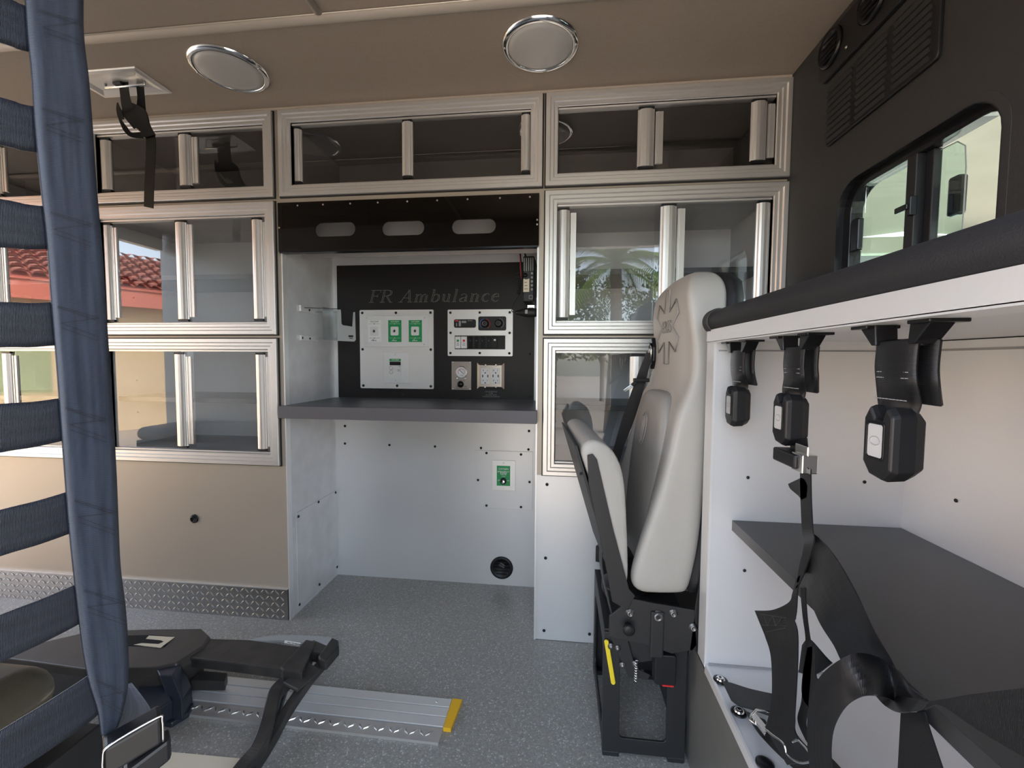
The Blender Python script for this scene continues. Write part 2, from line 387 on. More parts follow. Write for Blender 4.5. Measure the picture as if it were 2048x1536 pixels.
# curb-side wall with the open side door, and rear corner
struct('wall_near', gridwall(-1.85, 1.75, 0, ZC, -1.36, -1.30, [(.56, 1.66, 0, 1.705)]), 'laminate')
struct('wall_left', gridwall(-1.27, .40, 0, ZC, 0, .05, [(-1.27, .0, 0.0, 1.74)]), 'laminate').rotation_euler = (0, 0, math.pi/2)
bpy.data.objects['wall_left'].location = (-1.80, 0, 0)
struct('trim_1', MB().loft([[V((x, -.362+r*math.cos(a), ZC-.001+r*.6*math.sin(a)-.001)) for a in [math.pi*(1+k/6) for k in range(7)] for r in (.016,)] for x in (-1.84, 1.694)]), 'ceiling_bead', smooth=True)
struct('trim_2', MB().loft([[V((.373+r*math.cos(a), y, ZC-.001+r*.6*math.sin(a)-.001)) for a in [math.pi*(1+k/6) for k in range(7)] for r in (.010,)] for y in (-1.29, -.378)]), 'ceiling_bead', smooth=True)
struct('trim_3', MB().box(-1.84, 1.695, -.006, .004, ZC-.008, ZC), 'ceiling_bead')
# diamond plate skirting
bb = struct('baseboard_far', MB().box(-1.78, -.006, -.005, .003, .0, .118), 'tread_base')
def tread(x0, x1, w, h, pitch, f):
    m = MB(); nx = int((x1-x0)/pitch); nz = max(1, int(h/pitch))
    for i in range(nx):
        for j in range(nz):
            s = 1 if (i+j) % 2 else -1; cx = x0+(i+.5)*pitch; cz = (j+.5)*h/nz
            L, wd = pitch*.60, pitch*.15; c, sn = math.cos(s*.8), math.sin(s*.8)
            base = [(-L, 0), (0, -wd), (L, 0), (0, wd)]
            pts = [(cx+a*c-b*sn, cz+a*sn+b*c) for a, b in base]
            top = [(cx+(a*c-b*sn)*.7, cz+(a*sn+b*c)*.7) for a, b in base]
            m.add([f(a, b, 0) for a, b in pts]+[f(a, b, .0022) for a, b in top], [(4, 5, 6, 7), (0, 1, 5, 4), (1, 2, 6, 5), (2, 3, 7, 6), (3, 0, 4, 7)])
    return m
obj('tread_pattern', tread(-1.78, -.008, 0, .116, .0205, lambda a, b, h: (a, -.005-h, b)), 'tread_raised', bb, kind='stuff')
obj('top_edge', MB().box(-1.78, -.006, -.006, .002, .117, .120), 'aluminium', bb)
# outside ground
struct('ground', MB().box(-40, 40, -45, 25, -.75, -.62), 'driveway')

# ================================================================== GLASS DOOR CABINETS
FP = [(0, 0), (0, -.012), (.0015, -.0135), (.0135, -.0135), (.0165, -.0085), (.0255, -.0085), (.0285, -.005), (.038, -.005), (.040, -.002), (.040, .03)]
def handle_mb(x0, x1, z0, z1, y):
    m = MB(); w = x1-x0; pts = []
    pts += [(x0, y), (x0, y-.004), (x0+w*.10, y-.006)]
    for k in range(7):
        a = math.pi*k/6; pts.append((x0+w*.5-w*.38*math.cos(a), y-.007-.007*math.sin(a)))
    pts += [(x1-w*.05, y-.006), (x1, y-.004), (x1, y)]
    m.loft([[V((a, b, z)) for a, b in pts] for z in (z0, z1)]); return m
def cabinet(key, label, handles, shelf=None, panes=True, group='glass door wall cabinets'):
    x0, x1, z0, z1 = OP[key]; o = .040
    t = thing('glass_door_cabinet', label, 'cabinet', (x0-o, 0, z0-o), group)
    rings = []
    for d, y in FP:
        a0, a1, b0, b1 = x0-o+d, x1+o-d, z0-o+d, z1+o-d
        rings.append([V((a0, y, b0)), V((a1, y, b0)), V((a1, y, b1)), V((a0, y, b1))])
    obj('frame', MB().loft(rings, caps=False), 'aluminium', t)
    g = MB()
    for (a, b, c, d) in ((x0-o-.004, x0-o, z0-o-.004, z1+o+.004), (x1+o, x1+o+.004, z0-o-.004, z1+o+.004)): g.box(a, b, -.003, .0025, c, d)
    for (c, d) in ((z0-o-.004, z0-o), (z1+o, z1+o+.004)): g.box(x0-o, x1+o, -.003, .0025, c, d)
    obj('gasket', g, 'black_matte', t)
    body = MB(); D = .335; e = .006
    body.box(x0-e, x0, .021, D, z0-e, z1+e).box(x1, x1+e, .021, D, z0-e, z1+e).box(x0, x1, .021, D, z0-e, z0).box(x0, x1, .021, D, z1, z1+e).box(x0-e, x1+e, D, D+e, z0-e, z1+e)
    obj('cabinet_body', body, 'cabinet_inside_shaded' if key[1] == '1' else 'cabinet_inside', t)
    if shelf is not None:
        sh = MB().box(x0, x1, .045, D-.001, shelf-.018, shelf); obj('shelf', sh, 'shelf_dark', t, bevel=.001)
        screws(t, [V((x0+.001, .12, shelf+.06)), V((x0+.001, .12, shelf-.07))], .004, rot=ROT_PX)
    xm = (x0+x1)/2
    obj('track', MB().box(x0+.0005, x1-.0005, .006, .026, z1-.007, z1-.0005), 'aluminium', t)
    obj('track', MB().box(x0+.0005, x1-.0005, .006, .026, z0+.0005, z0+.005), 'aluminium', t)
    pn = []
    for k, (a, b, y) in enumerate(((x0+.002, xm+.02, .018), (xm-.02, x1-.002, .011))):
        pn.append(obj('sliding_pane', MB().box(a, b, y, y+.003, z0+.005, z1-.006), 'door_glass', t))
    for (a, b) in handles:
        k = 0 if (a+b)/2 < xm-.02 else 1
        y = .011 if k else .018
        w = b-a; zt, zb = z1-.018, z0+.018
        if w > .05:
            obj('handle', handle_mb(a, a+w*.66, zb, zt, y), 'aluminium', pn[k], smooth=False)
            obj('edge_strip', MB().box(a+w*.70, b, y-.005, y, zb+.008, zt-.008).box(a+w*.78, a+w*.82, y-.007, y-.005, zb+.008, zt-.008), 'aluminium', pn[k])
            a, b = a, a+w*.66
        else: obj('handle', handle_mb(a, b, zb, zt, y), 'aluminium', pn[k])
        obj('end_cap', MB().box(a+.002, b-.002, y-.008, y+.002, zt, zt+.008), 'black_plastic', pn[k])
        obj('end_cap', MB().box(a+.002, b-.002, y-.008, y+.002, zb-.008, zb), 'black_plastic', pn[k])
    return t
cabinet('A1', 'far left small top cabinet with shade-coloured inside seen between the net straps', [(-1.52, -1.475), (-1.20, -1.14)])
cabinet('A2', 'far left middle cabinet with yellowish glass reflections behind the net straps', [(-1.52, -1.475), (-1.215, -1.163), (-.89, -.845)], shelf=1.29)
cabinet('A3', 'far left bottom cabinet behind the net straps, above the tan panel', [(-1.52, -1.475), (-1.204, -1.14), (-.89, -.845)], shelf=.825)
cabinet('L1', 'narrow top cabinet with shade-coloured inside behind the hanging black ceiling strap', [(-.734, -.690), (-.402, -.328)])
cabinet('L2', 'middle cabinet just right of the blue net strap, reflecting a red tiled roof', [(-.735, -.682), (-.428, -.360), (-.121, -.062)], shelf=1.297)
cabinet('L3', 'lower cabinet above the tan panel with one dark shelf, left of the worktop', [(-.457, -.389), (-.119, -.064)], shelf=.828)
cabinet('C1', 'wide top cabinet with shade-coloured inside above the black smoked strip', [(.043, .073), (.446, .484), (.858, .889)])
cabinet('R1', 'top right cabinet with shade-coloured inside under the ceiling beside the dark bulkhead', [(1.238, 1.318), (1.584, 1.655)])
cabinet('R2', 'right middle cabinet reflecting a palm tree above the seat headrest', [(.982, 1.044), (1.315, 1.392), (1.610, 1.652)], shelf=1.292)
cabinet('R3', 'bottom right cabinet half hidden behind the folded grey seat', [(1.229, 1.308)], shelf=.826)
bpy.data.objects['glass_door_cabinet'].name  # first one keeps the plain name

# ================================================================== ALCOVE: WORKTOP, SMOKED STRIP, BOARD
ct = thing('worktop', 'dark grey laminate worktop with a thick front edge across the alcove', 'worktop', (0, 0, .767))
obj('top', MB().box(.001, .916, -.006, YB, .790, .811), 'counter_grey', ct, bevel=.001)
obj('front_edge', MB().box(-.008, .921, -.034, -.006, .767, .811), 'counter_edge', ct, bevel=.0015, label='plum-grey square front edge')
obj('cable_grommet', MB().lathe((.56, .30, .8112), (0, 0, 1), [(.022, 0), (.022, .0012), (.012, .0012), (.011, .0002)], 20), 'steel_brushed', ct, smooth=True)
vl = thing('smoked_strip', 'black smoked acrylic strip with three oval hand holes above the alcove', 'panel', (0, -.01, 1.36))
m = MB()
for (a, b, c, cz) in ((-.006, .330, .207, 1.434), (.330, .578, .454, 1.431), (.578, .921, .701, 1.430)):
    lp = rrect(c, cz, .075, .024, .0235, 8); m.ring(XZ(to_rect(lp, a, b, 1.362, 1.532), -.012), XZ(lp, -.012), (0, .006, 0))
obj('acrylic_sheet', m, 'smoked_acrylic', vl)
obj('bottom_lip', MB().box(-.004, .919, -.012, .012, 1.357, 1.362), 'black_gloss', vl)
screws(vl, [V((x, -.0125, 1.520)) for x in (.07, .165, .265, .365, .47, .575, .68, .79, .89)]+[V((-.001, -.0125, 1.445)), V((.915, -.0125, 1.445)), V((.915, -.0125, 1.43))], .0032, 'steel_brushed')
obj('inner_box', MB().box(.002, .915, .12, .124, 1.37, 1.53), 'bench_grey', vl, label='grey inner box glimpsed through the oval holes')
bd = thing('instrument_board', 'matt black instrument board with engraved lettering at the back of the alcove', 'control board', (.02, YB, .811))
YP = YB-.006
obj('board', MB().box(.020, .888, YP, YB, .812, 1.389), 'black_board', bd, bevel=.001)
screws(bd, [P(u, v, Y=YP) for u, v in ((677, 540), (803, 536), (931, 534), (682, 620), (683, 706), (684, 787), (806, 789), (931, 791), (1059, 794), (1060, 708))], .0045)
# engraved lettering: FR Ambulance, drawn as open-faced italic strokes
GL = {
 'F': (.62, [('T', [(.2, 0), (.2, 1)]), ('t', [(.05, 0), (.38, 0)]), ('t', [(.05, 1), (.68, 1), (.66, .82)]), ('t', [(.24, .52), (.52, .52)]), ('t', [(.52, .62), (.52, .42)])]),
 'R': (.78, [('T', [(.2, 0), (.2, 1)]), ('t', [(.05, 0), (.38, 0)]), ('t', [(.05, 1), (.45, 1)]), ('T', [(.45, 1), (.62, .92), (.66, .76), (.6, .6), (.42, .52)]), ('t', [(.42, .52), (.24, .52)]), ('T', [(.42, .5), (.72, 0)]), ('t', [(.68, 0), (.86, 0)])]),
 'A': (.84, [('t', [(.10, 0), (.50, 1)]), ('T', [(.50, 1), (.68, 0)]), ('t', [(.24, .34), (.62, .34)]), ('t', [(-.02, 0), (.24, 0)]), ('t', [(.54, 0), (.86, 0)])]),
 'm': (.92, [('T', [(.14, 0), (.14, .62)]), ('t', [(.03, .62), (.14, .62)]), ('t', [(.03, 0), (.28, 0)]), ('t', [(.18, .5), (.30, .63), (.40, .6)]), ('T', [(.44, .56), (.44, 0)]), ('t', [(.34, 0), (.56, 0)]), ('t', [(.48, .5), (.60, .63), (.70, .6)]), ('T', [(.74, .56), (.74, 0)]), ('t', [(.64, 0), (.9, 0)])]),
 'b': (.60, [('T', [(.14, .02), (.14, 1)]), ('t', [(.03, 1), (.14, 1)]), ('t', [(.18, .48), (.3, .62), (.42, .6)]), ('T', [(.42, .6), (.52, .45), (.52, .2), (.4, .02)]), ('t', [(.4, .02), (.24, -.02), (.14, .08)])]),
 'u': (.62, [('T', [(.14, .6), (.14, .18), (.22, .03)]), ('t', [(.03, .6), (.14, .6)]), ('t', [(.22, .03), (.36, .02), (.44, .14)]), ('T', [(.46, .62), (.46, 0)]), ('t', [(.36, .62), (.46, .62)]), ('t', [(.46, 0), (.6, 0)])]),
 'l': (.32, [('T', [(.14, 0), (.14, 1)]), ('t', [(.03, 1), (.14, 1)]), ('t', [(.02, 0), (.28, 0)])]),
 'a': (.56, [('T', [(.42, .48), (.42, .08), (.5, 0)]), ('t', [(.08, .5), (.2, .62), (.36, .6), (.42, .48)]), ('t', [(.42, .34), (.2, .3)]), ('T', [(.2, .3), (.08, .2), (.1, .04), (.22, -.01)]), ('t', [(.22, -.01), (.36, .03), (.42, .14)])]),
 'n': (.64, [('T', [(.14, 0), (.14, .62)]), ('t', [(.03, .62), (.14, .62)]), ('t', [(.03, 0), (.28, 0)]), ('t', [(.18, .5), (.32, .63), (.42, .6)]), ('T', [(.46, .56), (.46, 0)]), ('t', [(.36, 0), (.6, 0)])]),
 'c': (.50, [('T', [(.22, .62), (.08, .46), (.08, .16), (.22, -.01)]), ('t', [(.22, .62), (.36, .62), (.42, .5)]), ('t', [(.22, -.01), (.36, 0), (.44, .1)])]),
 'e': (.52, [('T', [(.24, .62), (.08, .46), (.08, .16), (.24, -.01)]), ('t', [(.24, .62), (.38, .6), (.44, .38), (.1, .36)]), ('t', [(.24, -.01), (.38, 0), (.46, .1)])]),
}
lm = MB(); cx = 0; H = .052; wd = .085
word = 'FR Ambulance'; tot = sum(GL[c][0] if c != ' ' else .40 for c in word)+.08*11
pl_ = P(736, 605, Y=YP); pr_ = P(1006, 601, Y=YP); sc = (pr_.x-pl_.x-.012)/tot
def stroke(pts, off):
    q = [V((pl_.x+(cx+x+off)*sc+z*H*.26, YP-.0006, pl_.z+z*H)) for x, z in pts]
    for a, b in zip(q, q[1:]):
        d = (b-a); 
        if d.length < 1e-6: continue
        nrm = V((-d.z, 0, d.x)).normalized()*.00075; lm.prism([a-nrm, b-nrm, b+nrm, a+nrm], (0, .0008, 0))
for c in word:
    if c == ' ': cx += .40; continue
    adv, st = GL[c]
    for k, pts in st:
        if k == 'T': stroke(pts, -wd/2); stroke(pts, wd/2); stroke([pts[0], pts[0]], 0)
        else: stroke(pts, 0)
    cx += adv+.08
obj('lettering', lm, 'ink_grey', bd, label='grey engraved open-faced italic lettering reading FR Ambulance')
for i, s in enumerate(('120V RECEPTACLE', '& USB', 'USE ONLY WITH', 'SHORELINE OR INVERTER')):
    text('caption', s, .0065, P(982, 783.5+3.3*i, Y=YP-.0006), bd, 'grey_print')
# gas outlet panel
PXA = lambda u, v, y: P(680+u/5.12, 600+v/5.12, Y=y)
def plate(name, a, b, yb, th, material, parent, bevel=.001, r=None, **k):
    p, q = (P(*a, Y=yb), P(*b, Y=yb)); x0, x1, z0, z1 = min(p.x, q.x), max(p.x, q.x), min(p.z, q.z), max(p.z, q.z)
    if r:
        lp = rrect((x0+x1)/2, (z0+z1)/2, (x1-x0)/2, (z1-z0)/2, r, 5); m = MB().prism(XZ(lp, yb-th), (0, th, 0))
    else: m = MB().box(x0, x1, yb-th, yb, z0, z1)
    return obj(name, m, material, parent, bevel=bevel, **k), (x0, x1, z0, z1)
A = lambda u, v: (680+u/5.12, 600+v/5.12)
ga = thing('gas_outlet_panel', 'square silver plate with white and green gas outlets and a small digital gauge', 'control panel', (.12, YP, .853))
plate('backplate', A(203, 104), A(962, 912), YP, .003, 'aluminium_satin', ga, r=.006, bevel=0)
Y1 = YP-.003
screws(ga, [P(*A(u, v), Y=Y1) for u, v in ((228, 132), (573, 131), (927, 129), (232, 505), (930, 508), (240, 876), (585, 878), (930, 884))], .0058)
plate('outlet_plate', A(246, 165), A(906, 480), Y1, .004, 'white_plastic', ga, bevel=.0008, label='raised silver-white plate holding three outlets')
Y2 = Y1-.004
screws(ga, [P(*A(u, v), Y=Y2) for u, v in ((272, 183), (862, 183), (268, 448), (862, 455))], .003, 'chrome')
for k, (a, b, cm, nm) in enumerate(((286, 422, 'ink_white', 'VACUUM'), (494, 630, 'label_green', 'OXYGEN'), (704, 840, 'label_green', 'OXYGEN'))):
    o, (x0, x1, z0, z1) = plate('gas_outlet', A(a, 207), A(b, 430), Y2, .0012, cm, ga, bevel=0, label=('white vacuum outlet' if k == 0 else 'green oxygen outlet'))
    xc = (x0+x1)/2; h = z1-z0; Y3 = Y2-.0012; ic = 'ink_black' if k == 0 else 'ink_white'
    text('caption', nm, .009, V((xc, Y3-.0004, z1-.075*h)), o, ic)
    zc = z0+h*.5
    obj('port', MB().prism(XZ(rrect(xc, zc, .0175, .019, .005, 4), Y3-.004), (0, .004, 0)), 'white_plastic', o, bevel=.0008)
    obj('nozzle', MB().lathe((xc, Y3-.004, zc), (0, -1, 0), [(.0065, 0), (.0065, .002), (.004, .002), (.0035, -.001)], 16), 'steel_brushed', o, smooth=True)
    ln = MB()
    for zz in (z0+h*.83, z0+h*.18): ln.box(x0+.005, x1-.005, Y3-.0004, Y3, zz-.0004, zz+.0004)
    ln.lathe((xc, Y3-.001, z0+h*.83), (0, -1, 0), [(.002, 0), (.002, .001)], 8).lathe((xc, Y3-.001, z0+h*.18), (0, -1, 0), [(.002, 0), (.002, .001)], 8)
    for q in range(4): ln.box(x0+.016+q*.006, x0+.019+q*.006, Y3-.0004, Y3, z0+.004, z0+.008+(q == 1)*.004)
    obj('marking', ln, ic, o)
o, (x0, x1, z0, z1) = plate('gauge_plate', A(450, 538), A(706, 852), Y1, .005, 'white_plastic', ga, bevel=.0012, label='white plate with the digital pressure gauge')
o2, (a0, a1, b0, b1) = plate('gauge_face', A(500, 588), A(635, 800), Y1-.005, .001, 'aluminium_satin', o, bevel=0)
Y4 = Y1-.006
g_ = MB().box(a0+.003, a1-.004, Y4-.0004, Y4, b1-.016, b1-.006); obj('green_band', g_, 'label_green', ga)
text('caption', 'OXYGEN', .008, V(((a0+a1)/2, Y4-.0006, b1-.011)), ga, 'ink_white')
obj('gauge_display', MB().box(a0+.004, a1-.005, Y4-.001, Y4, b1-.034, b1-.018), 'black_gloss', ga)
for z in (b0+.044, b0+.026): obj('button', MB().lathe((a0+.010, Y4, z), (0, -1, 0), [(.007, 0), (.007, .0008), (.006, .001), (0, .001)], 16), 'white_plastic', ga, smooth=True); obj('button_ring', MB().tube([V((a0+.010+.0075*math.cos(t*math.pi/8), Y4-.0004, z+.0075*math.sin(t*math.pi/8))) for t in range(16)], .0006, 5, closed=True), 'ink_black', ga)
text('caption', 'PSI', .006, V((a1-.010, Y4-.0004, b0+.050)), ga); text('caption', 'HIGH\nLOW', .005, V((a1-.014, Y4-.0004, b0+.033)), ga)
screws(ga, [P(*A(566, 561), Y=Y1-.005), P(*A(568, 827), Y=Y1-.005)], .003, 'chrome')
# switch panel
sw = thing('switch_panel', 'silver plate with two climate dials and a row of rocker switches', 'control panel', (.515, YP, .995))
plate('backplate', A(1104, 100), A(1768, 576), YP, .003, 'aluminium_satin', sw, r=.005, bevel=0)
screws(sw, [P(*A(u, v), Y=Y1) for u, v in ((1130, 130), (1431, 128), (1738, 127), (1132, 336), (1737, 337), (1131, 543), (1431, 543), (1734, 546))], .0055)
o, (x0, x1, z0, z1) = plate('controller', A(1168, 199), A(1393, 284), Y1, .004, 'black_plastic', sw, r=.008, bevel=.0006)
yy = Y1-.0045
obj('display_marks', MB().box(x0+.034, x0+.054, yy, yy+.0006, z0+.020, z0+.029).box(x0+.010, x0+.014, yy, yy+.0006, z0+.006, z0+.020).box(x0+.060, x0+.080, yy, yy+.0006, z1-.007, z1-.005), 'grey_print', sw)
obj('red_mark', MB().box(x0+.006, x0+.020, yy, yy+.0006, z1-.009, z1-.003), 'red', sw)
obj('selector', MB().prism(XZ(rrect(x0+.026, (z0+z1)/2, .0045, .012, .004, 4), yy), (0, .001, 0)), 'grey_print', sw)
o, (x0, x1, z0, z1) = plate('climate_control', A(1418, 170), A(1702, 312), Y1, .005, 'black_plastic', sw, r=.007, bevel=.0008)
for k, (u, v) in enumerate(((1485, 243), (1625, 240))):
    c = P(*A(u, v), Y=Y1-.005)
    obj('dial', MB().lathe(c, (0, -1, 0), [(.017, 0), (.016, .006), (.011, .008), (.010, .012), (.006, .0125), (0, .012)], 24), 'black_plastic', o, smooth=True)
    obj('dial_ring', MB().tube([c+V((.0095*math.cos(t*math.pi/10), -.012, .0095*math.sin(t*math.pi/10))) for t in range(20)], .0007, 5, closed=True), 'grey_print', o)
    for (mm, a0, a1) in ((('blue', 100, 230), ('red', -60, 80)) if k == 0 else (('grey_print', -60, 80),)):
        obj('dial_scale', MB().tube([c+V((.0215*math.cos(math.radians(a0+(a1-a0)*t/10)), -.0004, .0215*math.sin(math.radians(a0+(a1-a0)*t/10)))) for t in range(11)], .0010, 5), mm, o)
o, (x0, x1, z0, z1) = plate('switch_row', A(1176, 364), A(1692, 506), Y1, .0015, 'black_matte', sw, bevel=0)
for k, (a, b) in enumerate(((1182, 1238), (1242, 1302), (1310, 1364), (1376, 1422), (1434, 1486), (1500, 1550), (1560, 1614))):
    p = P(*A(a, 374), Y=Y1-.0015); q = P(*A(b, 496), Y=Y1-.0015); cxx, czz, hw2, hh2 = (p.x+q.x)/2, (p.z+q.z)/2, (q.x-p.x)/2, (p.z-q.z)/2
    s_ = MB()
    for kk in range(2): pass
    r1 = rrect(cxx, czz, hw2, hh2, .006 if k > 1 else .002, 4)
    sk = obj('rocker_switch', MB().prism(XZ(r1, Y1-.0075), (0, .006, 0)), 'white_plastic' if k < 2 else 'black_gloss', sw, bevel=.0015, label=('white rocker switch with green mark', 'white rocker switch with red mark')[k] if k < 2 else None)
    yy = Y1-.0078
    if k < 2:
        obj('mark', MB().box(cxx-.005, cxx+.005, yy, yy+.0005, czz+.003, czz+.012), 'label_green' if k == 0 else 'red', sk)
        obj('lettering', MB().box(cxx-.005, cxx+.005, yy, yy+.0005, czz-.0045, czz-.003).box(cxx-.006, cxx+.006, yy, yy+.0005, czz-.012, czz-.010), 'ink_black', sk)
    elif k == 6:
        fm = MB()
        for t in range(4): fm.lathe((cxx+.003*math.cos(t*1.57+.8), yy+.0006, czz+.010+.003*math.sin(t*1.57+.8)), (0, -1, 0), [(.0022, 0), (.0022, .0006)], 8)
        obj('fan_mark', fm, 'ink_white', sk)
    else: obj('mark', MB().box(cxx-.002, cxx+.002, yy, yy+.0005, czz+.006, czz+.008), 'grey_print', sk)
# suction gauge
sg = thing('suction_regulator', 'brushed brown steel plate with a round vacuum gauge and black knob', 'gauge', (.53, YP, .85))
plate('backplate', A(1145, 629), A(1345, 921), YP, .004, 'steel_brushed', sg, bevel=.0006)
Y1b = YP-.004
c = P(*A(1246, 738), Y=Y1b)
gg = obj('gauge', MB().lathe(c, (0, -1, 0), [(.0245, 0), (.0245, .006), (.0225, .008), (.0215, .0065), (0, .0065)], 28), 'white_plastic', sg, smooth=True)
obj('bezel', MB().tube([c+V((.0235*math.cos(t*math.pi/12), -.0065, .0235*math.sin(t*math.pi/12))) for t in range(24)], .0016, 6, closed=True), 'chrome', gg)
obj('scale_arc', MB().tube([c+V((.0135*math.cos(math.radians(-40+260*t/16)), -.0068, .0135*math.sin(math.radians(-40+260*t/16)))) for t in range(17)], .0009, 4), 'red', gg)
obj('needle', MB().prism([c+V((-.008, -.0075, .010)), c+V((-.0095, -.0075, .0085)), c+V((.009, -.0075, -.008)), c+V((.010, -.0075, -.0065))], (0, .0005, 0)), 'ink_black', gg)
text('caption', 'mmHg', .005, c+V((0, -.0072, -.013)), gg)
kc = P(*A(1237, 863), Y=Y1b)
obj('knob', MB().lathe(kc, (0, -1, 0), [(.014, 0), (.014, .006), (.0115, .010), (.010, .018), (.006, .0195), (0, .0195)], 20), 'black_gloss', sg, smooth=True)
screws(sg, [P(*A(u, v), Y=Y1b) for u, v in ((1158, 638), (1332, 638), (1158, 910), (1332, 910))], .003, 'chrome')
screws(sg, [P(*A(u, v), Y=Y1b) for u, v in ((1202, 803), (1284, 803))], .0045, 'chrome')
text('caption', 'OFF  ON', .007, P(*A(1245, 828), Y=Y1b-.0005), sg); text('caption', 'INC           DEC', .007, P(*A(1245, 888), Y=Y1b-.0005), sg); text('caption', 'VACUUM REGULATOR', .005, P(*A(1245, 908), Y=Y1b-.0005), sg)
# power outlets
po = thing('power_outlet', 'double wall socket with steel cover plate and two white receptacles', 'socket', (.65, YP, .85))
p = P(*A(1405, 641), Y=YP); q = P(*A(1682, 916), Y=YP)
rg = [[V((p.x+d, YP-h, q.z+d)), V((q.x-d, YP-h, q.z+d)), V((q.x-d, YP-h, p.z-d)), V((p.x+d, YP-h, p.z-d))] for d, h in ((0, 0), (0, .001), (.011, .007))]
obj('cover', MB().loft(rg), 'steel_brushed', po)
ys = YP-.007
for a, b in ((1446, 1530), (1552, 1636)):
    rc, (x0, x1, z0, z1) = plate('receptacle', A(a, 697), A(b, 860), ys, .002, 'white_plastic', po, bevel=.0005)
    xc = (x0+x1)/2; h = z1-z0; yy = ys-.0024; m = MB()
    for zz in (z0+h*.85, z0+h*.22):
        m.box(xc-.010, xc-.0085, yy, yy+.0006, zz-.004, zz+.004).box(xc+.0075, xc+.009, yy, yy+.0006, zz-.003, zz+.003).box(xc-.0085, xc-.005, yy, yy+.0006, zz-.0008, zz+.0008)
        m.lathe((xc, yy+.0006, zz-.010), (0, -1, 0), [(.003, 0), (.003, .0006)], 8)
    obj('slot', m, 'ink_black', rc)
    obj('usb_port', MB().box(xc-.013, xc-.009, yy, yy+.0008, z0+h*.42, z0+h*.58).box(xc+.009, xc+.013, yy, yy+.0008, z0+h*.42, z0+h*.58), 'black_plastic', rc)
screws(po, [P(*A(u, v), Y=ys) for u, v in ((1490, 666), (1597, 666), (1488, 892), (1597, 892))], .004, 'chrome')
# oxygen bypass valve
ov = thing('oxygen_valve', 'green oxygen emergency bypass plate with round key knob under the worktop', 'valve', (.76, YB, .42))
Bq = lambda u, v: (900+u/9.035, 880+v/9.035)
yo = YB-.0035
plate('backplate', Bq(760, 360), Bq(1182, 920), yo, .003, 'aluminium_satin', ov, bevel=.0012)
lb_, (x0, x1, z0, z1) = plate('green_label', Bq(846, 462), Bq(1086, 832), yo-.003, .0006, 'label_green', ov, bevel=0)
xc = (x0+x1)/2; h = z1-z0; yy = yo-.0042
for t_, z_, s_ in (('OXYGEN', .84, .0105), ('EMERGENCY', .70, .009), ('BYPASS', .635, .009), ('VALVE', .57, .009), ('50 PSI', .47, .006)): text('caption', t_, s_, V((xc, yy, z0+h*z_)), ov, 'ink_white')
text('caption', 'OFF', .007, V((xc-.019, yy, z0+h*.27)), ov, 'ink_white'); text('caption', 'ON', .007, V((xc+.019, yy, z0+h*.27)), ov, 'ink_white')
obj('knob', MB().lathe((xc, yy, z0+h*.245), (0, -1, 0), [(.0135, 0), (.0135, .008), (.011, .010), (0, .010)], 20), 'black_plastic', ov, smooth=True)
obj('knob_centre', MB().lathe((xc, yy-.010, z0+h*.235), (0, -1, 0), [(.008, 0), (.007, .004), (0, .005)], 8), 'chrome', ov)
screws(ov, [P(*Bq(966, 412), Y=yo-.003), P(*Bq(964, 880), Y=yo-.003)], .003, 'chrome')
# round vent near the floor
rv = thing('round_vent', 'round black plastic vent low on the alcove back wall', 'vent', (.754, YB, .077))
obj('rim', MB().lathe((.754, YB, .078), (0, -1, 0), [(.050, 0), (.050, .003), (.045, .006), (.038, .007), (.036, .003), (0, .003)], 36), 'black_plastic', rv, smooth=True)
for k in range(5):
    z = .078-.026+.013*k; w = math.sqrt(max(.033**2-(z-.078)**2, 0)); obj('louvre', MB().box(.754-w, .754+w, YB-.007, YB-.003, z-.0015, z+.0015), 'black_plastic', rv)
text('caption', 'OPEN\nCLOSE', .009, V((.756, YB-.0078, .092)), rv, 'grey_print', rot=(math.pi/2, .5, 0))
# radio on the alcove's right side
ra = thing('two_way_radio', 'black two-way radio mounted on end high in the alcove corner', 'radio', (.90, .12, 1.18))
yr = .13
p = P(1046, 512, Y=yr); q = P(1068, 603, Y=yr); x0, x1, z1, z0 = p.x, q.x, p.z, q.z
obj('body', MB().box(x0, x1, yr, yr+.13, z0, z1), 'black_plastic', ra, bevel=.004)
obj('mounting_bracket', MB().box(x1+.001, x1+.004, yr+.02, yr+.11, z0+.03, z1-.01).box(x1+.004, .9168, yr+.05, yr+.08, z0+.07, z0+.10), 'frame_black', ra)
for k in range(5): xx = x0+.005+(x1-x0-.010)*k/4; obj('speaker_rib', MB().box(xx-.0012, xx+.0012, yr-.003, yr+.001, z1-.055, z1-.008), 'cab_grey', ra)
obj('volume_knob', MB().lathe((x0+.010, yr, z1-.070), (0, -1, 0), [(.008, 0), (.007, .008), (0, .009)], 14), 'black_gloss', ra, smooth=True)
obj('display', MB().box(x0+.002, x0+.024, yr-.0012, yr, z0+.035, z1-.083), 'cream', ra, label='pale backlit-style screen')
dm = MB()
for k in range(5): dm.box(x0+.006+.001*(k % 2), x0+.019-.002*(k % 3), yr-.0016, yr-.001, z0+.045+.012*k, z0+.047+.012*k)
obj('display_text', dm, 'ink_black', ra)
for k in range(5): obj('button', MB().box(x1-.012, x1-.004, yr-.003, yr, z0+.040+.0145*k, z0+.048+.0145*k), 'grey_print', ra, bevel=.0008)
obj('socket', MB().ring(XZ(rrect(x1-.012, z0+.016, .007, .007, .002, 3), yr-.002), XZ(rrect(x1-.012, z0+.016, .005, .005, .001, 3), yr-.002), (0, .002, 0)), 'grey_print', ra)
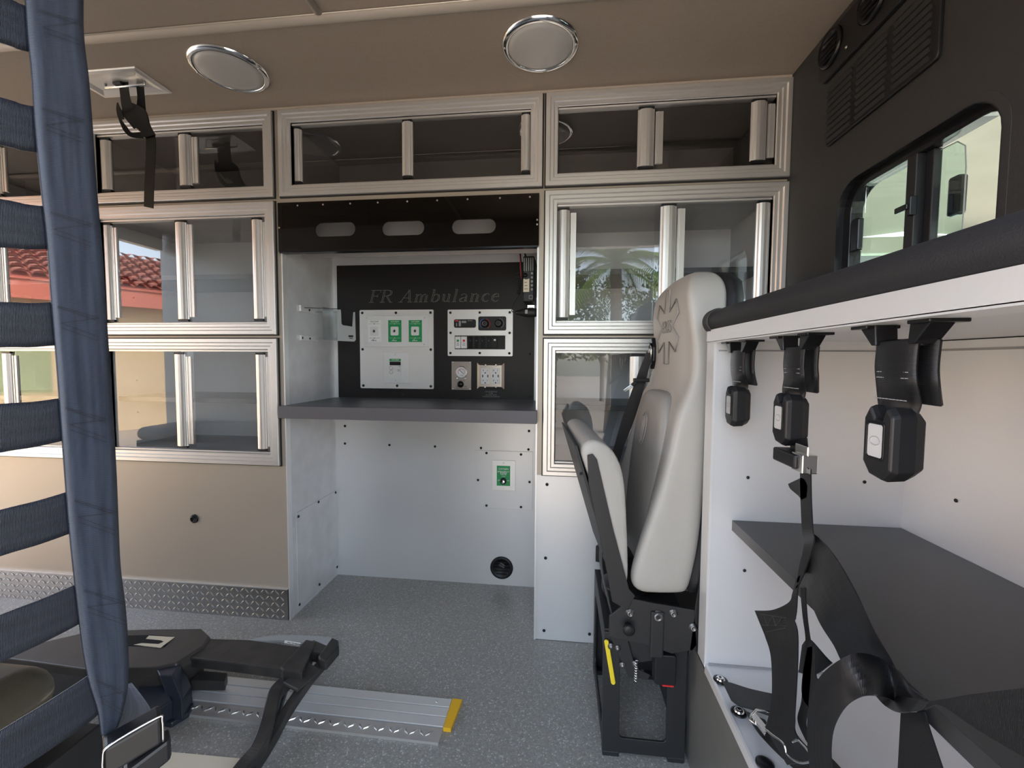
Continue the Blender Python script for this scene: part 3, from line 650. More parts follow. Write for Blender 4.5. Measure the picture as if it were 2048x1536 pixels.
obj('power_lead', MB().tube(catmull([P(1040, 500, Y=.16), P(1042, 522, Y=.15), P(1043, 545, Y=.15), P(1044, 560, Y=.16)]), .0022, 6).tube(catmull([P(1047, 500, Y=.18), P(1050, 508, Y=.18), P(1052, 515, Y=.19)]), .003, 6), 'black_plastic', ra, smooth=True)
obj('red_wire', MB().tube(catmull([P(1038, 500, Y=.155), P(1040, 520, Y=.145), P(1041, 540, Y=.145), P(1043, 560, Y=.15)]), .0012, 5), 'red', ra, smooth=True)
cpts = []
for k in range(200):
    t = k/199; c0 = P(1036+3*math.sin(t*3), 545+44*t, Y=.125); cpts.append(c0+V((.006*math.cos(t*100), .006*math.sin(t*100), 0)))
obj('coiled_cord', MB().tube(cpts, .0022, 5), 'black_plastic', ra, smooth=True)
mi = thing('microphone', 'black hand microphone hanging on its clip below the two-way radio', 'microphone', (.88, .12, 1.15))
zc = P(1055, 625, Y=.11).z; xa, xb = P(1031, 625, Y=.11).x, P(1075, 625, Y=.11).x
pr = []
for k in range(9):
    t = k/8; x = xa+(xb-xa)*t; hh = (.006+.011*min(1, t*2.2))*(1 if t < .9 else .8); dd = hh*.9
    pr.append([V((x, .11+dd*math.cos(a), zc+hh*math.sin(a))) for a in [2*math.pi*j/12 for j in range(12)]])
obj('body', MB().loft(pr), 'black_plastic', mi, smooth=True)
obj('clip', MB().box(.876, .902, .10, .118, zc+.016, zc+.026).box(.876, .880, .098, .102, zc+.014, zc+.020).box(.898, .902, .098, .102, zc+.014, zc+.020), 'chrome', mi, bevel=.001, label='brassy steel hang-up clip')
obj('speak_button', MB().box(.868, .878, .091, .096, zc-.006, zc+.008), 'grey_print', mi, bevel=.001)
obj('cord', MB().tube(catmull([P(1037, 592, Y=.12), P(1030, 603, Y=.11), P(1025, 616, Y=.10), P(1024, 623, Y=.10), P(1032, 624, Y=.11)]), .0016, 6), 'black_plastic', mi, smooth=True)
# clear holder on the alcove's left side
gh = thing('bracket_holder', 'clear plastic holder with two wall tabs on the alcove left side', 'holder', (.002, .09, 1.05))
for (z0, z1) in ((1.163, 1.187), (1.052, 1.072)):
    tb = obj('wall_tab', MB().box(.001, .003, .092, .215, z0, z1).box(.001, .010, .090, .093, z0, z1), 'aluminium_satin', gh, bevel=.0008)
    screws(tb, [V((.0032, .155, (z0+z1)/2)), ]+([V((.0032, .105, (z0+z1)/2))] if z0 < 1.1 else []), .0045, rot=ROT_PX)
lp = [(.095, 1.055), (.095, 1.182), (.110, 1.182), (.112, 1.125), (.118, 1.119), (.158, 1.113), (.162, 1.16), (.163, 1.171), (.170, 1.171), (.172, 1.060), (.166, 1.052)]
obj('front_plate', MB().prism(XZ(lp, .20), (0, .003, 0)), 'clear_grey', gh, bevel=.001, label='frosted front plate with a square cut-out')
obj('side_sheet', MB().box(.090, .094, .10, .20, 1.055, 1.180), 'clear_acrylic', gh)
obj('arm', MB().box(.003, .094, .196, .199, 1.060, 1.068).box(.003, .094, .196, .199, 1.168, 1.176), 'clear_acrylic', gh)
obj('retaining_wire', MB().tube(catmull([V((.004, .12, 1.180)), V((.06, .18, 1.184)), V((.10, .20, 1.184)), V((.150, .195, 1.181)), V((.166, .198, 1.172))], 5), .0013, 6), 'black_gloss', gh, smooth=True)
obj('lettering', MB().box(.142, .162, .1994, .2, 1.070, 1.078).box(.146, .160, .1994, .2, 1.064, 1.067), 'ink_black', gh)
# tan panel knob
kb = thing('panel_latch', 'small black oval latch on the tan lower panel', 'latch', (-.385, 0, .369))
obj('rose', MB().lathe((-.385, .002, .369), (0, -1, 0), [(.017, 0), (.017, .003), (.012, .004), (.010, .002), (0, .002)], 20), 'black_plastic', kb, smooth=True)
obj('ring', MB().tube([V((-.385+.009*math.cos(t*math.pi/8), -.006, .369+.009*math.sin(t*math.pi/8))) for t in range(16)], .0022, 6, closed=True), 'black_gloss', kb, smooth=True)

# ================================================================== CEILING THINGS
def lamp(cx, cy, label):
    t = thing('ceiling_lamp', label, 'lamp', (cx, cy, ZC), 'round ceiling dome lamps')
    obj('rim', MB().lathe((cx, cy, ZC+.001), (0, 0, -1), [(.108, 0), (.108, .004), (.103, .009), (.094, .012), (.0905, .009), (.0905, .001)], 64), 'chrome', t, smooth=True)
    obj('lens', MB().lathe((cx, cy, ZC-.001), (0, 0, -1), [(.091, 0), (.090, .008), (.075, .012), (.05, .014), (.02, .015), (0, .015)], 48), 'lamp_lens', t, smooth=True)
    screws(t, [V((cx-.099, cy-.01, ZC-.010)), V((cx+.099, cy-.005, ZC-.010))], .003, 'chrome', rot=(-math.pi/2, 0, 0))
lamp(.930, -.208, 'round chrome-rimmed ceiling lamp near the middle, above the smoked strip')
lamp(-.018, -.205, 'round chrome-rimmed ceiling lamp on the left, beside the hanging strap plate')
hp = thing('ceiling_hook_plate', 'recessed square chrome cup in the ceiling holding the black strap', 'hook plate', (-.42, -.18, ZC))
x0, x1, y0, y1 = -.548, -.295, -.248, -.120
rg = [[V((x0+d, y0+d, ZC-h)), V((x1-d, y0+d, ZC-h)), V((x1-d, y1-d, ZC-h)), V((x0+d, y1-d, ZC-h))] for d, h in ((0, 0), (.002, .004), (.014, .005), (.034, .001))]
obj('dish', MB().loft(rg), 'aluminium', hp, bevel=.001)
obj('hook_bar', MB().tube([V((-.47, -.185, ZC-.002)), V((-.47, -.185, ZC-.014)), V((-.33, -.185, ZC-.014)), V((-.33, -.185, ZC-.002))], .0035, 8), 'chrome', hp, smooth=True)
obj('hook', MB().box(-.435, -.405, -.195, -.175, ZC-.010, ZC-.002), 'black_plastic', hp, bevel=.002)
hs = thing('hanging_strap', 'black webbing strap knotted and hanging from the ceiling hook plate', 'strap', (-.4, -.18, 1.6))
def px_ribbon(name, rows, parent, material='webbing_black', th=.0016, n=8, nw=4, curl=0., **kw):
    """rows: (u1,v1,u2,v2, axis dict) pairs of webbing edge points"""
    la = [P(r[0], r[1], **r[4]) for r in rows]; lb = [P(r[2], r[3], **(r[5] if len(r) > 5 else r[4])) for r in rows]
    return obj(name, ribbon(la, lb, th, n, nw, curl), material, parent, smooth=False, **kw)
Yh = dict(Y=-.185); Yg = dict(Y=-.178); Yi = dict(Y=-.17)
px_ribbon('strand', [(236, 148, 256, 148, Yh), (240, 185, 258, 182, Yh), (244, 215, 266, 212, Yh), (250, 235, 285, 222, Yg), (268, 258, 296, 238, Yg)], hs, 'webbing_jet')
px_ribbon('strand', [(272, 166, 287, 164, Yi), (275, 195, 289, 192, Yi), (273, 222, 292, 222, Yi), (278, 262, 298, 248, Yg)], hs, 'webbing_jet')
px_ribbon('loop', [(234, 206, 236, 205, Yh), (233, 220, 248, 236, Yh), (238, 240, 244, 240, Yh), (248, 262, 254, 254, Yh), (262, 274, 266, 266, Yh), (286, 277, 292, 262, Yh)], hs, 'webbing_jet')
px_ribbon('knot', [(243, 222, 262, 205, Yg), (255, 242, 290, 220, Yh), (280, 262, 300, 250, Yh), (290, 275, 311, 270, Yh)], hs, 'webbing_jet', th=.004)
px_ribbon('tail', [(284, 258, 298, 252, Yg), (292, 275, 311, 276, Yg), (291, 330, 310, 330, Yg), (289, 375, 308, 376, Yg), (288, 413, 307, 417, Yg)], hs, 'webbing_jet')

# ================================================================== BULKHEAD THINGS
v1 = thing('air_vent', 'black overhead air vent with round swivel louvres at the bulkhead top', 'vent', (XB, -.3, 1.79))
X1 = XB-.012
m = MB().prism([(X1, -.152, 1.838), (X1, -.165, 1.735), (X1, -.185, 1.722), (X1, -.93, 1.722), (X1, -.95, 1.74), (X1, -.95, 1.838)], (.012, 0, 0))
obj('housing', m, 'black_plastic', v1, bevel=.003)
for k in range(5):
    yc = -.218-.150*k; zc = 1.792
    rr = obj('round_louvre', MB().lathe((X1, yc, zc), (-1, 0, 0), [(.046, 0), (.046, .006), (.040, .010), (.036, .004), (0, .001)], 28), 'black_gloss', v1, smooth=True)
    for j in range(5):
        z = zc-.024+.012*j; w = math.sqrt(.035**2-(z-zc)**2); obj('vane', MB().box(X1-.007, X1-.003, yc-w, yc+w, z-.0012, z+.0012), 'black_plastic', rr)
    screws(v1, [V((X1-.0005, yc-.062, 1.750))], .004, 'steel_brushed', rot=ROT_X)
v2 = thing('return_air_grille', 'large black slatted grille below the round vents on the bulkhead', 'vent', (XB, -.37, 1.62))
lp = rrect(-.372, 1.622, .170, .076, .012, 4)
obj('grille_frame', MB().prism(YZ(lp, XB-.008), (.008, 0, 0)), 'black_plastic', v2, bevel=.002)
first = None
for c_ in range(3):
    ya = -.208-.112*c_; yb_ = ya-.094
    for j in range(9):
        z = 1.558+.0158*j
        if first is None: first = local_obj('slat', MB().add([(-.004, -.047, .004), (0, -.047, -.004), (0, .047, -.004), (-.004, .047, .004), (.002, -.047, .004), (.002, .047, .004)], [(0, 1, 2, 3), (0, 3, 5, 4), (1, 4, 5, 2), (0, 4, 1), (3, 2, 5)]), 'black_matte', (XB-.009, (ya+yb_)/2, z), (0, 0, 0), v2)
        else: dup(first, (XB-.009, (ya+yb_)/2, z), parent=v2)
# pass-through window
w1 = thing('window_1', '', '', (XB, -.45, 1.27)); del w1['label']; del w1['category']; w1['kind'] = 'structure'
oi = rrect(-.458, 1.272, .207, .154, .069); ii = rrect(-.469, 1.269, .191, .134, .052)
obj('window_frame', MB().ring(YZ(oi, XB+.016), YZ(ii, XB+.016), (.030, 0, 0)), 'black_gloss', w1, bevel=.002)
obj('reveal', MB().ring(YZ(rrect(-.458, 1.272, .2078, .1548, .0698), XB-.001), YZ(rrect(-.458, 1.272, .2045, .1515, .067), XB-.001), (.046, 0, 0)), 'black_plastic', w1)
ri = rrect(-.458, 1.272, .220, .167, .078)
obj('seal', MB().ring(YZ(ri, XB-.0012), YZ(rrect(-.458, 1.272, .206, .153, .068), XB-.0012), (.0024, 0, 0)), 'bulkhead_charcoal', w1, bevel=.0006)
obj('stile', MB().box(XB+.010, XB+.040, -.482, -.458, 1.14, 1.402).box(XB+.028, XB+.044, -.500, -.482, 1.14, 1.402), 'black_plastic', w1, bevel=.002)
obj('pane', MB().box(XB+.030, XB+.034, -.462, -.283, 1.140, 1.400), 'window_glass', w1)
obj('sliding_pane', MB().prism(YZ([(-.500, 1.148), (-.500, 1.398), (-.535, 1.396), (-.552, 1.380), (-.556, 1.34), (-.556, 1.148)], XB+.038), (.003, 0, 0)), 'window_glass', w1)
obj('pane_edge', MB().tube([V((XB+.040, a, b)) for a, b in ((-.500, 1.398), (-.535, 1.396), (-.552, 1.380), (-.556, 1.34), (-.556, 1.148))], .0012, 5), 'cab_grey', w1)
p = P(1795, 428, X=XB+.012)
obj('latch', MB().box(XB-.002, XB+.012, -.488, -.476, p.z-.018, p.z+.020).box(XB-.006, XB+.004, -.484, -.452, p.z-.006, p.z+.006), 'black_gloss', w1, bevel=.002)
obj('handle', MB().box(XB+.042, XB+.060, -.540, -.515, p.z-.035, p.z+.04), 'black_gloss', w1, bevel=.005)
p = P(1722, 470, X=XB+.030)
obj('pull', MB().prism(YZ(rrect(p.y, p.z, .013, .040, .006, 4), XB+.014), (.014, 0, 0)), 'black_gloss', w1, bevel=.003, label='black rounded finger pull on the left pane')
obj('pull_wire', MB().tube([P(1734, 352, X=XB+.028), P(1730, 425, X=XB+.028)], .0009, 5), 'chrome', w1)
# the cab beyond it
cb = thing('vehicle_cab', 'light headliner and side window of the cab seen through the pass-through', 'cab', (1.75, -.6, 0))
rings = []
for x, zt in ((1.745, 1.50), (1.95, 1.62), (2.3, 1.66), (2.7, 1.62), (3.0, 1.50)):
    pts = [V((x, .36, zt-.18)), V((x, .33, zt-.08)), V((x, .24, zt-.02)), V((x, 0, zt)), V((x, -.6, zt+.02)), V((x, -1.2, zt)), V((x, -1.42, zt-.05)), V((x, -1.5, zt-.22))]
    rings.append(pts+[V((p.x, p.y*1.02, p.z+.03)) for p in reversed(pts)])
obj('headliner', MB().loft(rings, caps=False), 'cab_liner', cb, smooth=True)
def yzplate(y0, y1, xz_outer, inner): pass
m = MB(); lp = [(a, b) for a, b in rrect(2.35, 1.15, .45, .25, .10)]
m.ring(XZ(to_rect(lp, 1.745, 3.05, 0.0, 1.46), .35), XZ(lp, .35), (0, .05, 0)); obj('driver_door', m, 'cab_liner', cb)
m = MB(); m.ring(XZ(to_rect(lp, 1.745, 3.05, 0.0, 1.46), -1.5), XZ(lp, -1.5), (0, -.05, 0)); obj('passenger_door', m, 'cab_liner', cb)
obj('door_glass', MB().box(2.0, 2.8, .37, .374, .86, 1.40), 'window_glass', cb)
obj('cab_floor', MB().box(1.745, 3.1, -1.5, .4, -.05, 0), 'cab_grey', cb)
obj('dashboard', MB().box(2.75, 3.2, -1.5, .35, .0, .60), 'cab_grey', cb, bevel=.05)
obj('shade_band', MB().box(1.95, 2.78, .352, .358, 1.33, 1.39), 'cab_grey', cb)
obj('sun_visor', MB().prism([(2.35, -.02, 1.600), (2.62, -.02, 1.585), (2.62, -.42, 1.585), (2.35, -.42, 1.600)], (0, 0, .02)), 'cab_liner', cb, bevel=.008)

# ================================================================== RIGHT-HAND OPEN CUBBY CABINET
XF = 1.318; YE = -.478; YN = -1.285
cu = thing('cubby_cabinet', 'open light grey cubby cabinet on the right with dark shelf and padded top rail', 'cabinet', (XF, YE, 0))
obj('end_panel', MB().box(XF, XB, -.519, YE, .310, 1.040), 'laminate', cu)
obj('near_end_panel', MB().box(XF, XB, YN, YN+.03, .310, 1.040), 'laminate', cu)
obj('front_post', MB().box(XF-.004, XF+.001, -.520, YE+.001, .318, 1.022), 'aluminium_satin', cu)
obj('back_panel', MB().box(XB-.008, XB-.001, YN+.03, -.519, .323, 1.018), 'laminate', cu)
obj('bottom_panel', MB().box(XF, XB, YN+.03, -.519, .305, .323), 'laminate', cu)
obj('top_panel', MB().box(XF+.002, XB, YN+.03, -.519, 1.020, 1.040), 'laminate', cu)
for q in ((XB-.0095, XB-.008, YN+.03, -.519, 1.000, 1.004), (XB-.011, XB-.008, YN+.03, -.519, .323, .328), (XF+.005, XB-.01, -.521, -.519, 1.000, 1.003), (XF+.005, XB-.01, -.5215, -.519, .323, .327)): obj('seam', MB().box(*q), 'grey_print', cu)
obj('shelf', MB().box(1.361, XB-.008, YN+.03, -.5195, .622, .644), 'shelf_dark', cu, bevel=.001, label='dark grey laminate shelf')
obj('front_angle', MB().box(XF-.006, XF+.003, YN, YE-.001, 1.020, 1.046).box(XF-.006, XF+.04, YN, YE-.001, 1.018, 1.021), 'aluminium_satin', cu, label='aluminium angle along the top front edge')
obj('bottom_edge', MB().box(XF-.003, XF+.002, YN, -.520, .305, .325), 'aluminium_satin', cu)
screws(cu, [P(u, v, Y=-.5195) for u, v in ((1496, 955), (1729, 964), (1489, 1141))], .0035)
screws(cu, [P(1912, 1001, X=XB-.0085)], .0035, rot=ROT_X)
obj('plinth', MB().box(XF, XB, YN, -.18, 0, .304), 'cove_vinyl', cu, label='dark olive-grey vinyl covered plinth')
rl = thing('padded_rail', 'thick charcoal padded grab rail along the top front of the cubby', 'rail', (XF, YE, 1.07))
pc = V((XF+.010, 0, 1.0645))
m = MB().cyl(pc+V((0, YE-.022, 0)), (0, -1, 0), .0235, 1.27-.5, 32); obj('pad', m, 'pad_charcoal', rl, smooth=False, bevel=.004)
for p_ in bpy.data.objects[rl.children[0].name].data.polygons: p_.use_smooth = len(p_.vertices) == 4
o = obj('end_cap', MB().lathe(pc+V((0, YE+.002, 0)), (0, -1, 0), [(0, 0), (.022, 0), (.0265, .003), (.0265, .020), (.027, .022), (.027, .026), (.0245, .028)], 32), 'bulkhead_charcoal', rl, smooth=True)

# seat-belt buckles hanging under the rail
def buckle(ul, ur, ztop, wl, wr, silver, idx, label, hb=.082):
    yl = P(ul, 860, X=XF+.018).y; t = thing('seat_belt_buckle', label, 'seat belt', (XF+.02, yl-.02, 1.02), 'short seat belt buckles under the rail')
    ya = P(wl, 700, X=XF+.02).y; yb = P(wr, 700, X=XF+.02).y; yc = (ya+yb)/2; hw = (ya-yb)/2
    bc = yl-.022; zt = ztop
    # bracket lugs
    for s in (1, -1):
        obj('bracket', MB().prism([(XF+.012, yc+s*(hw+.022), 1.0185), (XF+.012, yc+s*(hw-.004), 1.0185), (XF+.012, yc+s*(hw-.006), .996), (XF+.012, yc+s*(hw+.001), .996)], (.022, 0, 0)).box(XF+.006, XF+.04, min(yc+s*hw, yc+s*(hw+.026)), max(yc+s*hw, yc+s*(hw+.026)), 1.0145, 1.0185), 'black_gloss', t, bevel=.001)
    obj('bracket_bar', MB().tube([V((XF+.023, yc+hw, .998)), V((XF+.023, yc-hw, .998))], .004, 8), 'black_gloss', t, smooth=True)
    f = lambda z, s, tw, x=XF+.016: (V((x+tw*.5, yc+s*hw, z)))
    la = [V((XF+.018, yc+hw, 1.0)), V((XF+.017, yc+hw, .975)), V((XF+.018, yc+hw*.96, zt+.03)), V((XF+.022, bc+.021, zt+.010)), V((XF+.022, bc+.016, zt-.012))]
    lb = [V((XF+.018, yc-hw, 1.0)), V((XF+.017, yc-hw, .975)), V((XF+.019, yc-hw*.98, zt+.03)), V((XF+.034, bc-.019, zt+.008)), V((XF+.034, bc-.010, zt-.012))]
    obj('webbing', ribbon(la, lb, .0022, 8, 6, .003), 'webbing_black', t, smooth=True)
    la2 = [v+V((.014, -.004, 0)) for v in la]; lb2 = [v+V((.014, -.006, 0)) for v in lb]
    obj('webbing_fold', ribbon(la2[:4], lb2[:4], .003, 8, 4), 'webbing_black', t, smooth=True)
    st = MB()
    for zz in (.962, .968, .94): 
        for j in range(9): yy_ = yc-hw*.7+hw*1.4*j/8; st.box(XF+.0140, XF+.0148, yy_-.0016, yy_+.0016, zz, zz+.0008)
    obj('stitching', st, 'grey_print', t)
    w = .021; zb = zt-hb+.014
    ol = [(bc+w, zb+.010), (bc+w, zt-.008), (bc+w*.62, zt+.006), (bc+w*.2, zt-.008), (bc-w*.3, zt-.010), (bc-w*.55, zt+.006), (bc-w, zt-.004), (bc-w, zb+.006), (bc-w*.4, zb-.006), (bc+w*.5, zb-.003)]
    cyb, czb = bc, (zt+zb)/2
    b_ = obj('buckle_body', MB().loft([[V((XF+.008+dx, cyb+(a-cyb)*k1, czb+(b-czb)*k2)) for a, b in ol] for dx, k1, k2 in ((0, .93, .93), (.007, 1, 1), (.022, 1, .97), (.033, .86, .82))]), 'black_plastic', t, bevel=.002, seg=2)
    cz = (zt+zb)/2+.002
    obj('window_recess', MB().ring([V((XF+.0068, a, b)) for a, b in rrect(bc+.002, cz, .0135, .020, .004, 4)], [V((XF+.0068, a, b)) for a, b in rrect(bc+.002, cz, .011, .0175, .003, 4)], (.002, 0, 0)), 'black_gloss', b_, bevel=.0005)
    obj('release_button', MB().prism([V((XF+.0072, a, b)) for a, b in rrect(bc+.001, cz, .0108, .0172, .003, 4)], (.001, 0, 0)), 'aluminium_satin' if silver else 'clear_grey', b_, label='silver release plate')
    obj('emblem', MB().tube([V((XF+.0070, bc+.001+.007*math.cos(a*math.pi/8), cz+.0045*math.sin(a*math.pi/8))) for a in range(16)], .0005, 4, closed=True), 'grey_print', b_)
    return t
buckle(1458, 1500, .926, 1466, 1493, False, 0, 'smallest, farthest buckle hanging under the rail next to the seat')
buckle(1556, 1616, .926, 1573, 1614, True, 1, 'middle hanging buckle with a latch plate dangling right below it')
buckle(1744, 1862, .928, 1759, 1842, True, 2, 'largest, nearest buckle with a silver window hanging under the rail')

# harness tangle
XA = dict(X=1.345); X2 = dict(X=1.335); X3 = dict(X=1.325); X4 = dict(X=1.36)
lt = thing('latch_plate', 'silver and black latch tongue on webbing below the middle buckle', 'seat belt', (1.34, -.8, .8))
p, q = P(1556, 893, X=1.33), P(1600, 945, X=1.33)
obj('grip', MB().box(1.322, 1.348, q.y, p.y, q.z+.004, p.z), 'black_plastic', lt, bevel=.003)
p, q = P(1597, 903, X=1.335), P(1617, 948, X=1.335)
obj('tongue', MB().box(1.332, 1.3345, q.y-.001, p.y+.004, q.z, p.z+.012).box(1.326, 1.346, q.y-.001, p.y, q.z, p.z), 'chrome', lt, bevel=.002)
obj('slot', MB().prism([V((1.3255, a, b)) for a, b in rrect((p.y+q.y)/2, (p.z+q.z)/2, .004, .008, .003, 4)], (.0008, 0, 0)), 'black_gloss', lt)
px_ribbon('webbing', [(1580, 880, 1614, 876, XA), (1582, 900, 1616, 905, XA)], lt)
px_ribbon('loose_end', [(1577, 968, 1604, 955, X2), (1582, 978, 1612, 962, X2), (1598, 992, 1616, 975, X2), (1604, 1000, 1614, 995, X2)], lt)
hb = thing('harness_belt', 'tangled black harness webbing looping down over the cubby shelf', 'seat belt', (1.34, -.9, .5))
px_ribbon('vertical_strap', [(1601, 945, 1622, 938, X2), (1602, 1000, 1623, 1000, X2), (1605, 1060, 1626, 1060, X2), (1609, 1090, 1628, 1085, X3), (1600, 1130, 1612, 1138, X3), (1592, 1180, 1596, 1175, X3)], hb)
px_ribbon('wide_strap', [(1600, 1142, 1612, 1066, X3, X2), (1612, 1150, 1632, 1070, X2), (1618, 1190, 1668, 1110, X3), (1640, 1245, 1712, 1185, X3), (1668, 1290, 1750, 1265, XA), (1690, 1330, 1782, 1320, X4), (1735, 1355, 1815, 1385, X4)], hb, nw=6, curl=.002)
px_ribbon('stitched_strap', [(1593, 1158, 1602, 1150, X3), (1586, 1185, 1596, 1180, X3), (1578, 1205, 1592, 1230, X3), (1545, 1220, 1582, 1245, X3), (1510, 1221, 1530, 1270, X3)], hb)
px_ribbon('lower_strap', [(1514, 1222, 1585, 1232, X3), (1530, 1270, 1595, 1262, X3), (1542, 1310, 1596, 1310, X3), (1545, 1370, 1594, 1360, X3), (1542, 1415, 1591, 1412, X3), (1534, 1448, 1590, 1440, X3), (1534, 1460, 1594, 1470, X3), (1575, 1530, 1640, 1520, X3)], hb, nw=6, curl=.0015)
sm = MB()
def pxline(a, b, pl, r=.0007): sm.tube([P(*a, **pl), P(*b, **pl)], r*.7, 4)
XS = dict(X=1.3225)
for a, b in (((1520, 1228), (1572, 1236)), ((1524, 1250), (1572, 1252)), ((1528, 1232), (1535, 1252)), ((1535, 1252), (1545, 1232)), ((1545, 1232), (1552, 1252)), ((1552, 1252), (1564, 1236)), ((1532, 1264), (1570, 1256))): pxline(a, b, XS)
obj('stitching', sm, 'bolt_dark', hb)
px_ribbon('thin_strap', [(1601, 1175, 1611, 1175, X2), (1606, 1230, 1614, 1230, X2), (1612, 1280, 1621, 1282, X2), (1608, 1330, 1626, 1300, X2), (1604, 1400, 1618, 1410, X2), (1596, 1440, 1612, 1450, X2), (1612, 1480, 1625, 1500, X2)], hb)
px_ribbon('back_strap', [(1598, 1345, 1605, 1290, X4), (1628, 1350, 1618, 1278, X4), (1660, 1330, 1640, 1300, X4), (1665, 1325, 1660, 1325, X4)], hb)
px_ribbon('short_strap', [(1616, 1295, 1630, 1292, X2), (1605, 1360, 1632, 1350, X2), (1606, 1395, 1636, 1362, X2), (1618, 1414, 1630, 1400, X2)], hb)
X5 = dict(X=1.31); X6 = dict(X=1.35)
px_ribbon('big_loop', [(1665, 1545, 1622, 1545, X5), (1662, 1500, 1616, 1490, X5), (1668, 1455, 1618, 1420, X5), (1690, 1415, 1640, 1355, X5), (1722, 1394, 1695, 1312, X5), (1755, 1391, 1740, 1310, X5, X6), (1790, 1402, 1790, 1335, X6), (1840, 1418, 1822, 1375, X6), (1856, 1420, 1852, 1398, X6)], hb, n=10, nw=6, curl=.002)
px_ribbon('crossing_strap', [(1752, 1391, 1753, 1389, X6), (1775, 1415, 1795, 1393, X6), (1805, 1425, 1830, 1398, X5), (1850, 1418, 1862, 1402, X5), (1885, 1412, 1890, 1398, X5), (1960, 1462, 1950, 1388, X5), (2060, 1520, 2060, 1375, X5)], hb, n=10, nw=6)
px_ribbon('falling_strap', [(1803, 1425, 1850, 1424, X6), (1800, 1480, 1860, 1460, X6), (1796, 1550, 1890, 1550, X6)], hb)
an = thing('belt_anchor', 'black belt end bolted to the cubby bottom with a chrome buckle', 'seat belt', (1.34, -.62, .34))
Z3 = dict(Z=.345)
px_ribbon('webbing', [(1444, 1362, 1462, 1400, Z3), (1462, 1366, 1478, 1412, Z3), (1500, 1378, 1500, 1418, Z3), (1545, 1388, 1540, 1432, Z3)], an, nw=6)
px_ribbon('webbing_tail', [(1490, 1422, 1530, 1440, Z3), (1520, 1470, 1560, 1480, Z3), (1580, 1530, 1640, 1500, Z3), (1620, 1560, 1690, 1545, Z3)], an, nw=6)
for (u, v) in ((1441, 1361), (1478, 1425), (1530, 1528)):
    c = P(u, v, Z=.324)
    if not (v > 1500): obj('anchor_bolt', MB().lathe(c, (0, 0, 1), [(.009, 0), (.009, .004), (.006, .007), (.003, .007), (.002, .004)], 14), 'chrome', an, smooth=True)
    obj('anchor_lug', MB().lathe(c, (0, 0, 1), [(.014, 0), (.014, .002), (.011, .003)], 18), 'black_gloss', an, smooth=True)
pts = [(1502, 1432), (1512, 1420), (1545, 1424), (1530, 1462), (1500, 1440)]
obj('buckle_frame', MB().tube([P(u, v, Z=.350) for u, v in pts], .0026, 6, closed=True), 'chrome', an, smooth=True)
obj('buckle_plate', MB().prism([P(u, v, Z=.350) for u, v in ((1503, 1438), (1511, 1432), (1536, 1462), (1530, 1474))], (0, 0, .006)), 'chrome', an, bevel=.001)
pts = [(1533, 1460), (1545, 1470), (1568, 1488), (1575, 1510), (1600, 1525), (1628, 1520), (1622, 1510), (1598, 1482), (1586, 1484)]
obj('adjuster_wire', MB().tube(catmull([P(u, v, X=1.314) for u, v in pts], 4), .0016, 6), 'chrome', an, smooth=True)

# ================================================================== FOLDING ATTENDANT SEAT
se = thing('attendant_seat', 'light grey vinyl attendant seat with folded-up cushion on a black pedestal frame', 'seat', (1.21, -.27, 0))
SC = -.268
ROT['on'] = True
prof = [  # z, x_bolster_front, x_inner_front, x_back, half width
 (.430, 1.215, 1.235, 1.300, .165), (.440, 1.176, 1.215, 1.305, .182), (.470, 1.163, 1.215, 1.312, .188), (.545, 1.183, 1.222, 1.325, .190), (.623, 1.207, 1.232, 1.332, .190),
 (.695, 1.228, 1.242, 1.336, .190), (.756, 1.242, 1.252, 1.340, .189), (.831, 1.257, 1.265, 1.346, .187), (.869, 1.268, 1.278, 1.350, .182), (.901, 1.286, 1.286, 1.356, .174),
 (.950, 1.303, 1.290, 1.364, .168), (1.02, 1.303, 1.290, 1.376, .160), (1.08, 1.296, 1.288, 1.386, .154), (1.13, 1.292, 1.288, 1.392, .146), (1.17, 1.300, 1.298, 1.394, .128), (1.197, 1.325, 1.318, 1.385, .090), (1.206, 1.345, 1.340, 1.375, .055)]
rings = []
for z, xb, xi, xk, hw in prof:
    half = [(xi, 0), (xi, .35*hw), (xi+(xb-xi)*.25, .58*hw), (xb, .80*hw), (xb, .95*hw), (xb+.010, 1.0*hw), ((xb+xk)/2, hw), (xk-.012, .985*hw), (xk, .88*hw), (xk+.002, .5*hw), (xk+.003, 0)]
    ring = [V((a, SC-b, z)) for a, b in half]+[V((a, SC+b, z)) for a, b in reversed(half[1:-1])]
    rings.append(ring)
obj('backrest', MB().loft(rings), 'seat_vinyl', se, subsurf=2, smooth=True)
# black back shell
rings = []
for z, xb, xi, xk, hw in prof[1:-1]:
    xk2 = xk+.002; h = hw*.97
    rings.append([V((xk2-.004, SC-h, z)), V((xk2+.030, SC-h*.96, z)), V((xk2+.036, SC, z)), V((xk2+.030, SC+h*.96, z)), V((xk2-.004, SC+h, z))])
obj('back_shell', MB().loft(rings), 'black_matte', se, smooth=True)
# lumbar pad
rings = []
for z, x, hw in ((.44, 1.205, .13), (.52, 1.210, .142), (.62, 1.221, .142), (.72, 1.231, .138), (.80, 1.239, .128), (.86, 1.246, .112), (.893, 1.254, .088), (.903, 1.266, .055)):
    half = [(x, 0), (x, .6*hw), (x+.004, .88*hw), (x+.014, hw), (x+.05, hw)]
    rings.append([V((a, SC+.005-b, z)) for a, b in half]+[V((a, SC+.005+b, z)) for a, b in reversed(half[1:])])
lp_ = obj('lumbar_pad', MB().loft(rings), 'seat_vinyl_inner', se, subsurf=1, smooth=True, label='darker grey padded inner back panel')
